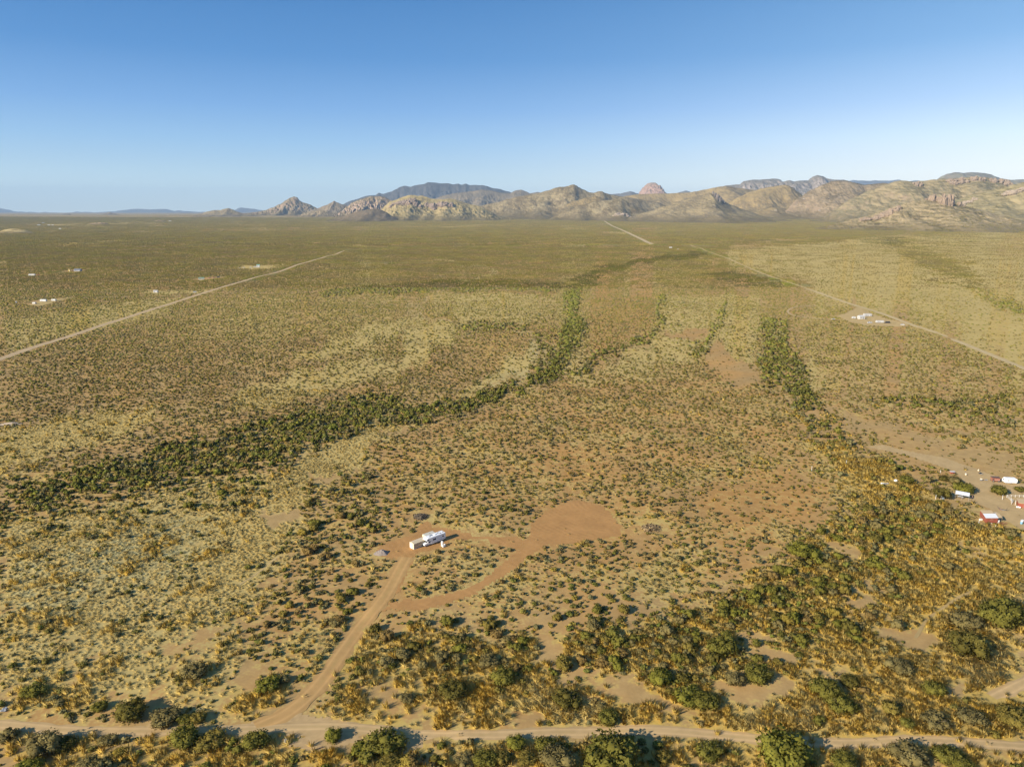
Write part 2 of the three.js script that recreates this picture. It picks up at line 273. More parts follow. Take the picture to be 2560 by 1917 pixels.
road('footpath', 'short spur joining the foreground road near the dark green tree', 'n', 1.0, DUST, [370, 1822, 395, 1795, 415, 1768], 0.6);
function pad(name, label, view, tone, list, cell) { const p = trace(view, list); let x0 = 1e9, x1 = -1e9, z0 = 1e9, z1 = -1e9; for (const [x, z] of p) { x0 = Math.min(x0, x); x1 = Math.max(x1, x); z0 = Math.min(z0, z); z1 = Math.max(z1, z); } pads.push({ name, label, tone, p, cell, box: [x0, x1, z0, z1] }); }
pad('cleared_ground', 'red-brown graded clearing with its curved access strip', 'm', REDDIRT, [1215, 885, 1222, 800, 1300, 735, 1400, 690, 1500, 652, 1560, 655, 1680, 680, 1750, 740, 1800, 800, 1850, 850, 1700, 882, 1500, 918, 1330, 922, 1220, 985, 1130, 1060, 1050, 1130, 960, 1180, 860, 1240, 700, 1312, 500, 1352, 260, 1350, 330, 1305, 420, 1282, 480, 1290, 600, 1262, 720, 1240, 830, 1190, 950, 1120, 1040, 1040, 1100, 985, 1140, 948, 1110, 936, 1050, 928, 950, 914, 850, 899, 760, 886, 700, 894, 690, 915, 640, 940, 560, 960, 490, 985, 440, 1075, 405, 1180, 380, 1230, 230, 1330, 310, 1210, 370, 1080, 360, 1015, 300, 1005, 225, 985, 240, 955, 330, 910, 460, 870, 505, 835, 500, 782, 550, 772, 600, 800, 700, 818, 870, 840, 1000, 860, 1120, 868, 1180, 884], 0.7);
pad('ranch_yard', 'sandy bare yard around the red ranch sheds', 'f', [0.43, 0.305, 0.15], [1200, 300, 1300, 290, 1450, 330, 1700, 375, 1900, 440, 2000, 480, 2160, 540, 2300, 560, 2300, 860, 2208, 830, 2120, 805, 2060, 770, 1990, 700, 1880, 655, 1720, 640, 1560, 640, 1720, 612, 1760, 570, 1810, 505, 1770, 465, 1620, 415, 1450, 360], 0.8);
pad('homestead_yard', 'bare sandy yard of the right homestead', 'r', [0.45, 0.325, 0.15], [1000, 1000, 1060, 985, 1150, 940, 1230, 985, 1330, 1020, 1480, 1050, 1440, 1070, 1330, 1068, 1200, 1062, 1100, 1040], 2);
pad('parking_apron', 'widened pale dirt where the driveway meets the foreground road', 'n', DUST, [560, 1830, 620, 1812, 690, 1790, 740, 1768, 760, 1790, 850, 1800, 900, 1822, 900, 1850, 840, 1872, 780, 1880, 720, 1868, 760, 1845, 700, 1838, 600, 1838], 0.6);
pad('bare_ground', 'bare sandy opening below the foreground road near the middle', 'n', DUST, [985, 1858, 1030, 1842, 1090, 1848, 1040, 1868, 1000, 1885], 0.6);
pad('trailer_yard', 'straw-coloured yard around the distant white trailers', 'n', STRAWROAD, [70, 762, 100, 752, 150, 746, 180, 744, 130, 757, 95, 766], 3);
const cells = new Map(), CELL = 48;
for (const r of roads) for (let i = 1; i < r.pts.length; i++) {
  const a = r.pts[i - 1], b = r.pts[i], m = r.hw + 24;
  for (let u = Math.floor((Math.min(a[0], b[0]) - m) / CELL); u <= (Math.max(a[0], b[0]) + m) / CELL; u++) for (let v = Math.floor((Math.min(a[1], b[1]) - m) / CELL); v <= (Math.max(a[1], b[1]) + m) / CELL; v++) {
    const k = u * 100003 + v; if (!cells.has(k)) cells.set(k, []); cells.get(k).push([a, b, r]);
  }
}
// metres from the nearest road edge (below zero: on it), 24 at most
function offRoad(x, z) {
  let d = 24;
  const l = cells.get(Math.floor(x / CELL) * 100003 + Math.floor(z / CELL));
  if (l) for (const [a, b, r] of l) d = Math.min(d, segDist(a[0], a[1], b[0], b[1], x, z) - r.hw);
  return d;
}
function offPad(x, z) {
  let d = 24;
  for (const q of pads) { const b = q.box; if (x > b[0] - 24 && x < b[1] + 24 && z > b[2] - 24 && z < b[3] + 24) d = Math.min(d, edgeDist(q.p, x, z) * (inPoly(q.p, x, z) ? -1 : 1)); }
  return d;
}
const openGround = (x, z) => Math.min(offRoad(x, z), offPad(x, z));

// ---------------------------------------------------------------- ground
const lut = new Uint8Array(4097); for (let i = 0; i <= 4096; i++) { const c = i / 4096; lut[i] = Math.round(255 * (c <= 0.0031308 ? c * 12.92 : 1.055 * c ** (1 / 2.4) - 0.055)); }
const TANSOIL = [0.385, 0.26, 0.112], REDSOIL = [0.4, 0.222, 0.075], STRAW = [0.5, 0.378, 0.142], STRAW2 = [0.37, 0.278, 0.1], AMBER = [0.47, 0.315, 0.075], HERB = [0.41, 0.36, 0.175], SCRUB = [0.17, 0.14, 0.06];
const g7 = new Float32Array(7), tone3 = [0, 0, 0];
function groundTone(x, z, px) {
  const L = land(x, z, g7), G = L[0], S = L[1], A = L[3], P = L[4], R = L[5], B = L[6], k = Math.max(1, px / 0.9);
  const n1 = N(x / (1.5 * k), z / (1.5 * k)), n2 = N2(x / (6 * k), z / (6 * k)), n3 = N(x / (31 * k) + 40, z / (31 * k));
  const n0 = px < 1 ? N2(x / 0.55 + 9, z / 0.55) : 0;
  let w = smooth(0.26, 0.68, G * (1 - B) + 0.2 * n1 + 0.2 * n2 + 0.1 * n3 + 0.1 * n0);
  const v = 1 + 0.09 * n2 + 0.07 * n3 + 0.05 * n1 + 0.05 * n0, red = clamp(R + 0.35 * n3), gm = clamp(0.4 + 0.5 * n3 + 0.3 * n2), am = clamp(A * (1 - B) + 0.25 * n2 * A), hm = P * clamp(0.5 + 0.7 * n2) * (1 - B);
  const far = smooth(6500, 11000, Math.hypot(x, z)) * clamp(S * 0.72 + 0.1 * n2);
  for (let i = 0; i < 3; i++) {
    let c = lerp(TANSOIL[i], REDSOIL[i], red), g = lerp(STRAW[i], STRAW2[i], gm);
    g = lerp(lerp(g, HERB[i], hm), AMBER[i], am);
    c = lerp(c, g, w) * v;
    tone3[i] = lerp(c, SCRUB[i], far);
  }
  return tone3;
}
function groundTexture(x0, z0, w, h, n) {
  const d = new Uint8Array(n * n * 4), px = w / n;
  for (let j = 0; j < n; j++) for (let i = 0; i < n; i++) {
    const x = x0 + (i + 0.5) * w / n, z = z0 + (j + 0.5) * h / n, o = (j * n + i) * 4, t = groundTone(x, z, px);
    for (let c = 0; c < 3; c++) d[o + c] = lut[clamp(t[c]) * 4096 | 0];
    d[o + 3] = 255;
  }
  const t = new THREE.DataTexture(d, n, n, THREE.RGBAFormat, THREE.UnsignedByteType);
  t.colorSpace = THREE.SRGBColorSpace; t.magFilter = THREE.LinearFilter; t.needsUpdate = true;
  return t;
}
flatAt = (x, z) => smooth(8, 1, offPad(x, z));
{
  const tiles = [ // x0, z0, width, depth, cell, texture side; each frames the one before
    [-320, -728, 640, 640, 8, 2048], [-1500, -3070, 3000, 3110, 30, 2048], [-14000, -18000, 28000, 18400, 200, 2048], [-42000, -50000, 84000, 62000, 2000, 512]];
  const pos = [], uv = [], idx = [], geo = new THREE.BufferGeometry(), mats = [];
  tiles.forEach(([x0, z0, w, h, cell, n], k) => {
    const hole = k ? tiles[k - 1] : null, xs = [], zs = [], first = idx.length;
    const steps = (list, a, len, c, ha, hl) => { for (let i = 0; i <= Math.round(len / c); i++) list.push(a + len * i / Math.round(len / c)); if (hole) list.push(ha, ha + hl); list.sort((p, q) => p - q); for (let i = list.length - 1; i > 0; i--) if (list[i] - list[i - 1] < 1e-3) list.splice(i, 1); };
    steps(xs, x0, w, cell, hole?.[0], hole?.[2]); steps(zs, z0, h, cell, hole?.[1], hole?.[3]);
    const b = pos.length / 3;
    for (const z of zs) for (const x of xs) { pos.push(x, elev(x, z), z); uv.push((x - x0) / w, (z - z0) / h); }
    for (let j = 0; j < zs.length - 1; j++) for (let i = 0; i < xs.length - 1; i++) {
      const cx = (xs[i] + xs[i + 1]) / 2, cz = (zs[j] + zs[j + 1]) / 2;
      if (hole && cx > hole[0] && cx < hole[0] + hole[2] && cz > hole[1] && cz < hole[1] + hole[3]) continue;
      const o = b + j * xs.length + i; idx.push(o, o + xs.length, o + 1, o + 1, o + xs.length, o + xs.length + 1);
    }
    geo.addGroup(first, idx.length - first, k);
    mats.push(new THREE.MeshPhysicalMaterial({ map: groundTexture(x0, z0, w, h, n), roughness: 1, specularIntensity: 0.15 }));
  });
  geo.setAttribute('position', new THREE.Float32BufferAttribute(pos, 3)); geo.setAttribute('uv', new THREE.Float32BufferAttribute(uv, 2)); geo.setIndex(idx); geo.computeVertexNormals();
  tag(mesh('ground', geo, mats), 'dry desert plain of straw grass and reddish soil', null, null, 'structure');
}
const dirtMat = new THREE.MeshPhysicalMaterial({ vertexColors: true, roughness: 1, specularIntensity: 0.15 });
for (const r of roads) {
  const c = new THREE.CatmullRomCurve3(r.pts.map(([x, z]) => new THREE.Vector3(x, 0, z))), len = c.getLength(), mid = Math.hypot(...r.pts[r.pts.length >> 1]);
  const n = Math.min(700, Math.ceil(len / clamp(mid / 220, 0.8, 25))), pos = [], cl = [], idx = [], K = 9;
  for (let i = 0; i <= n; i++) {
    const p = c.getPointAt(i / n), t = c.getTangentAt(i / n), s = len * i / n;
    for (let k = 0; k < K; k++) {
      const u = k / (K - 1) * 2 - 1, e = Math.abs(u) === 1 ? 1 + 0.22 * N(s / 6, u * 9) : 1, x = p.x - t.z * u * r.hw * e, z = p.z + t.x * u * r.hw * e;
      pos.push(x, elev(x, z) + 0.05 + mid * 5e-6 + 0.05 * (1 - u * u) * r.wear, z);
      const rut = Math.exp(-(((Math.abs(u) - 0.45) / 0.16) ** 2)), v = 1 + 0.24 * rut * r.wear - 0.06 * Math.exp(-(((Math.abs(u) - 0.7) / 0.1) ** 2)) + 0.07 * N(x / 3, z / 3) + 0.07 * N2(s / 25, u) + 0.04 * N(x / 0.9, z / 0.9), gr = (0.4 * Math.exp(-((u / 0.2) ** 2)) + 0.3 * smooth(0.7, 1, Math.abs(u))) * clamp(0.6 + N(s / 9, u * 2)) * (r.wear < 1 ? 1.6 : 0.8);
      for (let q = 0; q < 3; q++) cl.push(lerp(r.tone[q] * v, STRAW2[q], clamp(gr)));
    }
    if (i) for (let k = 0; k < K - 1; k++) { const o = i * K + k; idx.push(o - K, o - K + 1, o, o, o - K + 1, o + 1); }
  }
  const g = new THREE.BufferGeometry();
  g.setAttribute('position', new THREE.Float32BufferAttribute(pos, 3)); g.setAttribute('color', new THREE.Float32BufferAttribute(cl, 3)); g.setIndex(idx); g.computeVertexNormals();
  if (g.attributes.normal.array[1] < 0) { const ix = g.index.array; for (let i = 0; i < ix.length; i += 3) { const t = ix[i]; ix[i] = ix[i + 1]; ix[i + 1] = t; } g.computeVertexNormals(); }
  tag(mesh(r.name, g, dirtMat), r.label, null, null, 'structure');
}
pads.forEach((q, qi) => {
  const [x0, x1, z0, z1] = q.box, s = q.cell, nx = Math.ceil((x1 - x0) / s) + 1, nz = Math.ceil((z1 - z0) / s) + 1, pos = [], cl = [], idx = [];
  for (let j = 0; j <= nz; j++) for (let i = 0; i <= nx; i++) {
    const x = x0 + i * s, z = z0 + j * s;
    pos.push(x, elev(x, z) + 0.03 + 0.004 * qi + s * 0.02, z);
    const arc = Math.sin(Math.hypot(x - x1 - 12, z - z0 + 8) * 3.1 + 3 * N(x / 20, z / 20)), v = 1 + 0.12 * arc * clamp(N(x / 14, z / 9) + 0.25) + 0.08 * N(x / 11, z / 11) + 0.07 * N2(x / 2.6, z / 2.6) + 0.05 * N(x / 1.1, z / 1.1);
    const gr = clamp(0.55 * N2(x / 5 + 3, z / 5) - 0.25) * 0.5;
    for (let c = 0; c < 3; c++) cl.push(lerp(q.tone[c] * v, STRAW2[c], gr));
  }
  for (let j = 0; j < nz; j++) for (let i = 0; i < nx; i++) {
    const x = x0 + (i + 0.5) * s, z = z0 + (j + 0.5) * s;
    const e = edgeDist(q.p, x, z) * (inPoly(q.p, x, z) ? -1 : 1);
    if (e + s * 1.1 * N(x / (s * 3), z / (s * 3)) + s * 0.5 * N2(x / (s * 12), z / (s * 12)) > 0) continue;
    const o = j * (nx + 1) + i; idx.push(o, o + nx + 1, o + 1, o + 1, o + nx + 1, o + nx + 2);
  }
  const g = new THREE.BufferGeometry();
  g.setAttribute('position', new THREE.Float32BufferAttribute(pos, 3)); g.setAttribute('color', new THREE.Float32BufferAttribute(cl, 3)); g.setIndex(idx); g.computeVertexNormals();
  tag(mesh(q.name, g, dirtMat), q.label, null, null, 'structure');
});
// ---------------------------------------------------------------- hills and mountains
const hills = [];
const FOOT = [0.15, 0.115, 0.055], GRASSY = [0.33, 0.24, 0.105], BRUSHY = [0.15, 0.112, 0.058], PINK = [0.31, 0.22, 0.155], DARKHILL = [0.16, 0.125, 0.085], GREYROCK = [0.27, 0.235, 0.205], FARHILL = [0.13, 0.115, 0.095];
function hill(o) {
  const { D, wf, wb = wf, spur = 0.35, rough = 0.05, p = 1.9, lam = 1, seed = 0, rock = 0.3, grass = GRASSY, brush = BRUSHY, stone = PINK, mix = 0.5, nx = 240, nz = 80 } = o;
  const c = [];
  for (let i = 0; i < o.crest.length; i += 2) { const u = (o.crest[i] - CX) / F, v = (CY - o.crest[i + 1]) / F, t = D / (CP + v * SP); c.push([u * t, EYE + (v * CP - SP) * t - plain(Math.hypot(u * t, D))]); }
  const X0 = c[0][0], X1 = c[c.length - 1][0], top = Math.max(...c.map((q) => q[1]));
  const raw = (x) => { if (x <= X0) return c[0][1] - (X0 - x) * 0.35; if (x >= X1) return c[c.length - 1][1] - (x - X1) * 0.35; let k = 0; while (x > c[k + 1][0]) k++; const t = (x - c[k][0]) / (c[k + 1][0] - c[k][0]), s = t * t * (3 - 2 * t); return lerp(c[k][1], c[k + 1][1], lerp(t, s, 0.6)); };
  const L = lam * top, padX = L * 0.4, broad = (x) => (raw(x - L * 0.5) + raw(x + L * 0.5) + raw(x) * 2) / 4;
  const h = (x, z) => {
    const dz = z + D, w = (dz > 0 ? wf : wb) * (Math.max(broad(x), top * 0.12) * 0.75 + top * 0.25) * (dz > 0 ? 1.6 : 1.2) * (1 + 0.35 * N(x / (L * 1.6) + seed, seed * 3)), s = Math.abs(dz) / w;
    if (s >= 1) return -6;
    const bend = L * 0.8 * s * N2(dz / (L * 1.4) + seed, x / (L * 2.2)), xw = x + bend, H = raw(xw);
    const rx = xw * 0.85 + dz * 0.5, rz = dz * 0.85 - xw * 0.5, g1 = N(rx / (L * 1.25) + seed * 7, rz / (L * 2) + seed), g2 = 1 - Math.sqrt(Math.abs(N2(rx / (L * 0.6) + seed, rz / (L * 0.95)))), gully = 0.5 - 0.5 * g1 + 0.4 * g2;
    const prof = (1 - s) ** p, m = Math.min(1, s * 5);
    let y = H * prof * (1 - spur * 2.4 * s * (1 - s) * gully);
    const f = fbm(x / (L * 0.4) + seed, z / (L * 0.4), 5), crag = 1 - Math.abs(fbm(x / (L * 0.12), z / (L * 0.12) + seed, 3)) * 2.2;
    const rk = smooth(0.05, 0.4, fbm(x / (L * 0.7) - seed, z / (L * 0.7) + 3, 2) + rock - 0.4);
    y += top * prof ** 0.5 * (rough * 1.3 * f * (0.08 + m) + rough * 0.95 * rk * Math.max(0, crag) * m);
    const ends = smooth(X0 - padX, X0 + L * 0.15, x) * smooth(X1 + padX, X1 - L * 0.15, x);
    return (y + 6) * ends - 6 - 4 * s * s;
  };
  const Wf = wf * top * 2.0, Wb = wb * top * 1.5, pos = [], idx = [], pad = L * 0.4;
  for (let j = 0; j <= nz; j++) { const t = j / nz, dz = t < 0.72 ? Wf * (1 - t / 0.72) ** 1.15 : -Wb * ((t - 0.72) / 0.28) ** 1.2; for (let i = 0; i <= nx; i++) { const x = lerp(X0 - pad, X1 + pad, i / nx), z = -D + dz; pos.push(x, elev(x, z) + h(x, z), z); } }
  for (let j = 0; j < nz; j++) for (let i = 0; i < nx; i++) { const a = j * (nx + 1) + i; idx.push(a, a + 1, a + nx + 1, a + 1, a + nx + 2, a + nx + 1); }
  const g = new THREE.BufferGeometry(); g.setAttribute('position', new THREE.Float32BufferAttribute(pos, 3)); g.setIndex(idx); g.computeVertexNormals();
  const nrm = g.attributes.normal.array, cl = new Float32Array(pos.length);
  for (let i = 0; i < pos.length; i += 3) {
    const x = pos[i], z = pos[i + 2], steep = 1 - Math.abs(nrm[i + 1]), n = fbm(x / (L * 0.55) + seed * 2, z / (L * 0.8), 3), n2 = N(x / (D * 0.004), z / (D * 0.008)), n3 = N2(x / (D * 0.0017), z / (D * 0.003)), n4 = N(x / (L * 1.6) + 40, z / (L * 1.6));
    const skirt = smooth(0.3 * top, 0.01 * top, pos[i + 1] - plain(Math.hypot(x, z)) + 0.12 * top * n); const rk = clamp(smooth(0.2, 0.5, steep + 0.22 * n2 * rock) * rock * 1.3), br = clamp(mix + 0.3 * skirt + 0.75 * n + 0.4 * n4 + 0.75 * n3 + 0.5 * n2);
    for (let k = 0; k < 3; k++) cl[i + k] = lerp(lerp(lerp(grass[k], brush[k], br), FOOT[k], skirt * 0.65), stone[k] * (1 + 0.3 * n3), rk) * (1 + 0.08 * n2);
  }
  g.setAttribute('color', new THREE.BufferAttribute(cl, 3));
  const m = mesh(o.name, g, hillMat); tag(m, o.label, null, null, 'structure');
  hills.push({ D, x0: X0 - pad, x1: X1 + pad, z0: -D - Wb, z1: -D + Wf, h });
  return m;
}
const hillMat = new THREE.MeshPhysicalMaterial({ vertexColors: true, roughness: 1, specularIntensity: 0.15 });
function high(x, z) { let y = elev(x, z), b = y; for (const q of hills) if (x > q.x0 && x < q.x1 && z > q.z0 && z < q.z1) y = Math.max(y, b + q.h(x, z)); return y; }

hill({ name: 'mountain', label: 'hazy blue mountain chain along the far left horizon', D: 46000, wf: 5, seed: 1, lam: 2.2, rock: 0.1, grass: FARHILL, brush: FARHILL, mix: 0.5, nx: 300, nz: 30, rough: 0.03, crest: [-160, 518, -60, 516, 0, 520, 20, 523, 32, 527, 45, 529, 52, 528, 62, 530, 75, 529, 100, 532, 110, 529, 120, 531, 180, 532, 190, 528, 200, 530, 215, 529, 235, 531, 260, 529, 285, 528, 310, 524, 330, 522, 350, 521, 375, 523, 395, 522, 415, 522, 435, 527, 445, 525, 460, 527, 500, 529, 570, 529, 585, 525, 600, 518, 615, 519, 630, 521, 650, 524, 690, 531] });
hill({ name: 'mountain', label: 'large grey-blue mountain range behind the rocky tan hill', D: 24000, wf: 2.6, seed: 2, lam: 0.5, spur: 0.55, rock: 0.25, rough: 0.05, grass: [0.1, 0.09, 0.08], brush: [0.055, 0.052, 0.05], stone: [0.125, 0.108, 0.1], nx: 300, nz: 90, crest: [790, 536, 850, 512, 880, 500, 920, 488, 938, 487, 947, 481, 955, 484, 975, 479, 990, 472, 1000, 466, 1012, 463, 1025, 466, 1040, 462, 1060, 459, 1070, 455, 1082, 455, 1100, 457, 1120, 457, 1132, 460, 1145, 458, 1153, 461, 1164, 458, 1175, 462, 1185, 461, 1205, 462, 1215, 464, 1235, 470, 1250, 472, 1265, 477, 1285, 481, 1330, 482, 1360, 492, 1440, 530] });
hill({ name: 'mountain', label: 'lower brownish foothills in front of the grey-blue mountain range', D: 17500, wf: 2.6, seed: 3, lam: 0.6, spur: 0.55, rock: 0.3, grass: [0.23, 0.18, 0.11], brush: [0.12, 0.1, 0.07], crest: [1040, 530, 1085, 496, 1110, 487, 1150, 480, 1180, 477, 1205, 473, 1225, 474, 1250, 480, 1275, 482, 1290, 475, 1303, 473, 1315, 477, 1325, 482, 1345, 479, 1380, 490, 1450, 530] });
hill({ name: 'mountain', label: 'faint blue ridge between the mesas on the right', D: 38000, wf: 3, seed: 4, lam: 0.8, rock: 0, rough: 0.02, grass: FARHILL, brush: FARHILL, nx: 160, nz: 30, crest: [2070, 470, 2110, 451, 2130, 446, 2145, 448, 2170, 447, 2185, 444, 2195, 445, 2220, 448, 2245, 445, 2260, 449, 2290, 445, 2305, 449, 2340, 454, 2440, 470] });
hill({ name: 'mountain', label: 'small dark blue rounded peak right of the pink butte', D: 27000, wf: 3, seed: 5, grass: FARHILL, brush: [0.14, 0.12, 0.09], rock: 0, nx: 80, nz: 30, crest: [1640, 496, 1685, 481, 1700, 477, 1715, 474, 1722, 476, 1735, 483, 1790, 500] });
hill({ name: 'mountain', label: 'low dark blue rise left of the pink butte', D: 26000, wf: 3, seed: 6, grass: FARHILL, brush: [0.14, 0.12, 0.09], rock: 0, nx: 80, nz: 30, crest: [1470, 496, 1520, 482, 1550, 481, 1575, 476, 1582, 477, 1592, 481, 1640, 486, 1690, 500] });
hill({ name: 'butte', label: 'pink rounded butte standing alone on the skyline', D: 20000, wf: 0.85, wb: 0.9, p: 0.5, spur: 0.15, rough: 0.06, seed: 7, lam: 0.5, rock: 0.95, stone: [0.33, 0.215, 0.165], grass: PINK, mix: 0, nx: 120, nz: 70, crest: [1585, 525, 1597, 486, 1602, 476, 1608, 469, 1613, 463, 1620, 458, 1628, 456, 1637, 456, 1643, 459, 1648, 466, 1652, 476, 1659, 482, 1672, 520] });
hill({ name: 'mesa', label: 'pale cliffed mesa with a rounded summit on the right skyline', D: 19000, wf: 1.1, wb: 1.4, p: 0.62, spur: 0.3, rough: 0.06, seed: 8, lam: 0.5, rock: 0.75, stone: [0.27, 0.225, 0.19], grass: [0.2, 0.17, 0.13], brush: [0.14, 0.12, 0.09], nx: 260, nz: 80, crest: [1740, 500, 1800, 467, 1815, 463, 1850, 460, 1860, 452, 1880, 449, 1910, 448, 1930, 446, 1945, 446, 1952, 448, 1957, 453, 1975, 450, 1985, 453, 2000, 451, 2012, 450, 2020, 451, 2027, 447, 2032, 441, 2045, 437, 2055, 439, 2070, 446, 2085, 448, 2110, 449, 2150, 458, 2220, 490] });
hill({ name: 'mesa', label: 'broad flat-topped mesa behind the right-hand hills', D: 16500, wf: 1.3, wb: 1.4, p: 0.65, spur: 0.3, rough: 0.04, seed: 9, lam: 0.5, rock: 0.5, stone: [0.28, 0.23, 0.19], grass: [0.22, 0.205, 0.14], brush: [0.16, 0.135, 0.095], nx: 200, nz: 60, crest: [2300, 478, 2340, 450, 2355, 440, 2370, 434, 2390, 430, 2410, 432, 2430, 430, 2460, 432, 2478, 435, 2490, 441, 2505, 446, 2530, 449, 2560, 448, 2600, 451, 2700, 455, 2800, 490] });
hill({ name: 'hill', label: 'pointed pinkish rocky hill on the left skyline', D: 15000, wf: 1.75, seed: 10, lam: 0.6, spur: 0.4, rough: 0.09, rock: 0.7, grass: [0.27, 0.22, 0.13], nx: 200, nz: 100, crest: [600, 536, 640, 530, 660, 526, 680, 519, 700, 510, 715, 500, 725, 494, 735, 491, 742, 493, 750, 502, 757, 506, 765, 508, 775, 511, 785, 517, 800, 524, 830, 534] });
hill({ name: 'hill', label: 'dark conical hill right of the pointed pinkish hill', D: 13800, wf: 1.9, seed: 11, lam: 0.7, spur: 0.35, rough: 0.05, rock: 0.35, grass: [0.24, 0.19, 0.12], brush: DARKHILL, nx: 160, nz: 80, crest: [755, 534, 790, 521, 815, 512, 828, 506, 835, 501, 842, 505, 855, 510, 868, 514, 878, 523, 905, 534] });
hill({ name: 'hill', label: 'low rocky mound at the foot of the pointed hill', D: 12600, wf: 2.2, seed: 12, lam: 0.8, rough: 0.13, rock: 0.7, nx: 120, nz: 60, grass: [0.3, 0.24, 0.14], crest: [735, 541, 770, 531, 800, 525, 815, 527, 830, 533, 850, 540] });
hill({ name: 'hill', label: 'pair of low tan mounds left of the pointed hill', D: 12500, wf: 2.6, seed: 13, lam: 1, rough: 0.03, rock: 0.1, grass: [0.31, 0.25, 0.14], brush: DARKHILL, nx: 160, nz: 60, crest: [478, 543, 500, 534, 520, 528, 535, 525, 550, 525, 560, 522, 570, 520, 580, 523, 592, 529, 610, 534, 660, 541] });
hill({ name: 'hill', label: 'rough brown rocky hill left of the tan hill', D: 12000, wf: 2.2, seed: 14, lam: 0.5, spur: 0.5, rough: 0.12, rock: 0.8, grass: [0.27, 0.215, 0.13], stone: [0.34, 0.25, 0.19], nx: 200, nz: 100, crest: [850, 530, 868, 516, 880, 506, 895, 500, 905, 497, 918, 493, 927, 490, 938, 491, 950, 490, 960, 492, 975, 499, 990, 506, 1030, 528] });
hill({ name: 'hill', label: 'large tan hill with pinkish rock ribs at the centre', D: 9800, wf: 2.2, seed: 15, lam: 0.62, spur: 0.45, rough: 0.055, rock: 0.42, grass: [0.375, 0.295, 0.135], brush: [0.22, 0.18, 0.095], mix: 0.35, nx: 330, nz: 130, crest: [935, 538, 955, 521, 965, 511, 975, 503, 990, 499, 1000, 494, 1012, 490, 1022, 487, 1035, 487, 1045, 489, 1055, 488, 1065, 491, 1080, 496, 1100, 498, 1112, 498, 1120, 496, 1127, 496, 1137, 497, 1150, 502, 1165, 507, 1180, 511, 1195, 514, 1205, 517, 1215, 523, 1228, 530, 1245, 539, 1280, 548] });
hill({ name: 'hill', label: 'low dark brown mound in front of the tan hill', D: 9000, wf: 3.2, seed: 16, lam: 1.2, rough: 0.03, rock: 0, grass: [0.22, 0.165, 0.1], brush: DARKHILL, mix: 0.7, nx: 140, nz: 60, crest: [800, 556, 850, 542, 880, 533, 905, 526, 920, 523, 935, 521, 950, 523, 965, 530, 980, 540, 1000, 549] });
hill({ name: 'hill', label: 'long brown hill with a small rocky knob on its crest', D: 11500, wf: 2.5, seed: 17, lam: 0.7, spur: 0.5, rough: 0.04, rock: 0.25, grass: [0.32, 0.255, 0.14], nx: 300, nz: 100, crest: [1130, 536, 1180, 519, 1240, 506, 1270, 498, 1300, 490, 1340, 484, 1370, 476, 1390, 469, 1400, 467, 1410, 467, 1420, 465, 1428, 462, 1434, 461, 1440, 463, 1447, 468, 1457, 473, 1475, 481, 1485, 482, 1497, 478, 1505, 478, 1515, 483, 1530, 487, 1560, 492, 1640, 505, 1700, 530] });
hill({ name: 'hill', label: 'small brown cone below the long brown hill', D: 9700, wf: 2.7, seed: 18, lam: 0.9, spur: 0.4, rough: 0.03, rock: 0.1, grass: [0.31, 0.25, 0.14], mix: 0.6, nx: 140, nz: 70, crest: [1380, 542, 1420, 527, 1450, 513, 1490, 502, 1530, 499, 1545, 497, 1553, 496, 1562, 500, 1575, 507, 1595, 517, 1620, 528, 1660, 543] });
hill({ name: 'hill', label: 'yellow-tan slope running below the long brown hill', D: 10800, wf: 2.6, seed: 26, lam: 0.9, spur: 0.4, rough: 0.03, rock: 0.1, mix: 0.4, nx: 140, nz: 70, crest: [1360, 538, 1400, 517, 1440, 501, 1470, 493, 1487, 489, 1500, 492, 1515, 502, 1550, 518, 1590, 536] });
hill({ name: 'hill', label: 'long yellow-tan ridge below the pink butte', D: 13000, wf: 3, seed: 19, lam: 0.9, spur: 0.45, rough: 0.03, rock: 0.15, mix: 0.3, nx: 260, nz: 80, crest: [1480, 520, 1530, 497, 1570, 488, 1600, 484, 1660, 482, 1720, 480, 1740, 477, 1765, 472, 1785, 468, 1800, 465, 1815, 464, 1850, 469, 1875, 472, 1905, 475, 1960, 490, 2040, 520] });
hill({ name: 'hill', label: 'smooth tan hill with a shaded right flank below the pale mesa', D: 11500, wf: 2.6, seed: 20, lam: 0.8, spur: 0.5, rough: 0.03, rock: 0.15, mix: 0.35, nx: 220, nz: 90, crest: [1780, 535, 1820, 508, 1850, 490, 1880, 478, 1905, 470, 1930, 465, 1950, 462, 1962, 460, 1972, 462, 1982, 468, 1995, 478, 2020, 498, 2060, 528] });
hill({ name: 'hill', label: 'brown cone hill with a dark rock fin on its summit', D: 8800, wf: 3.4, seed: 21, lam: 1, spur: 0.3, rough: 0.025, rock: 0.2, grass: [0.33, 0.26, 0.14], brush: [0.17, 0.135, 0.085], mix: 0.45, nx: 240, nz: 110, crest: [1560, 548, 1620, 529, 1660, 515, 1700, 502, 1735, 493, 1755, 488, 1768, 484, 1775, 481, 1781, 485, 1790, 491, 1805, 501, 1830, 512, 1860, 524, 1910, 540, 1960, 549] });
hill({ name: 'hill', label: 'rounded reddish-tan hill right of the smooth tan hill', D: 10500, wf: 2.5, seed: 22, lam: 0.7, spur: 0.5, rough: 0.045, rock: 0.35, grass: [0.34, 0.255, 0.15], nx: 240, nz: 100, crest: [1960, 528, 2000, 492, 2030, 474, 2060, 461, 2080, 453, 2100, 451, 2115, 452, 2140, 457, 2160, 462, 2180, 460, 2210, 457, 2235, 460, 2270, 475, 2340, 515] });
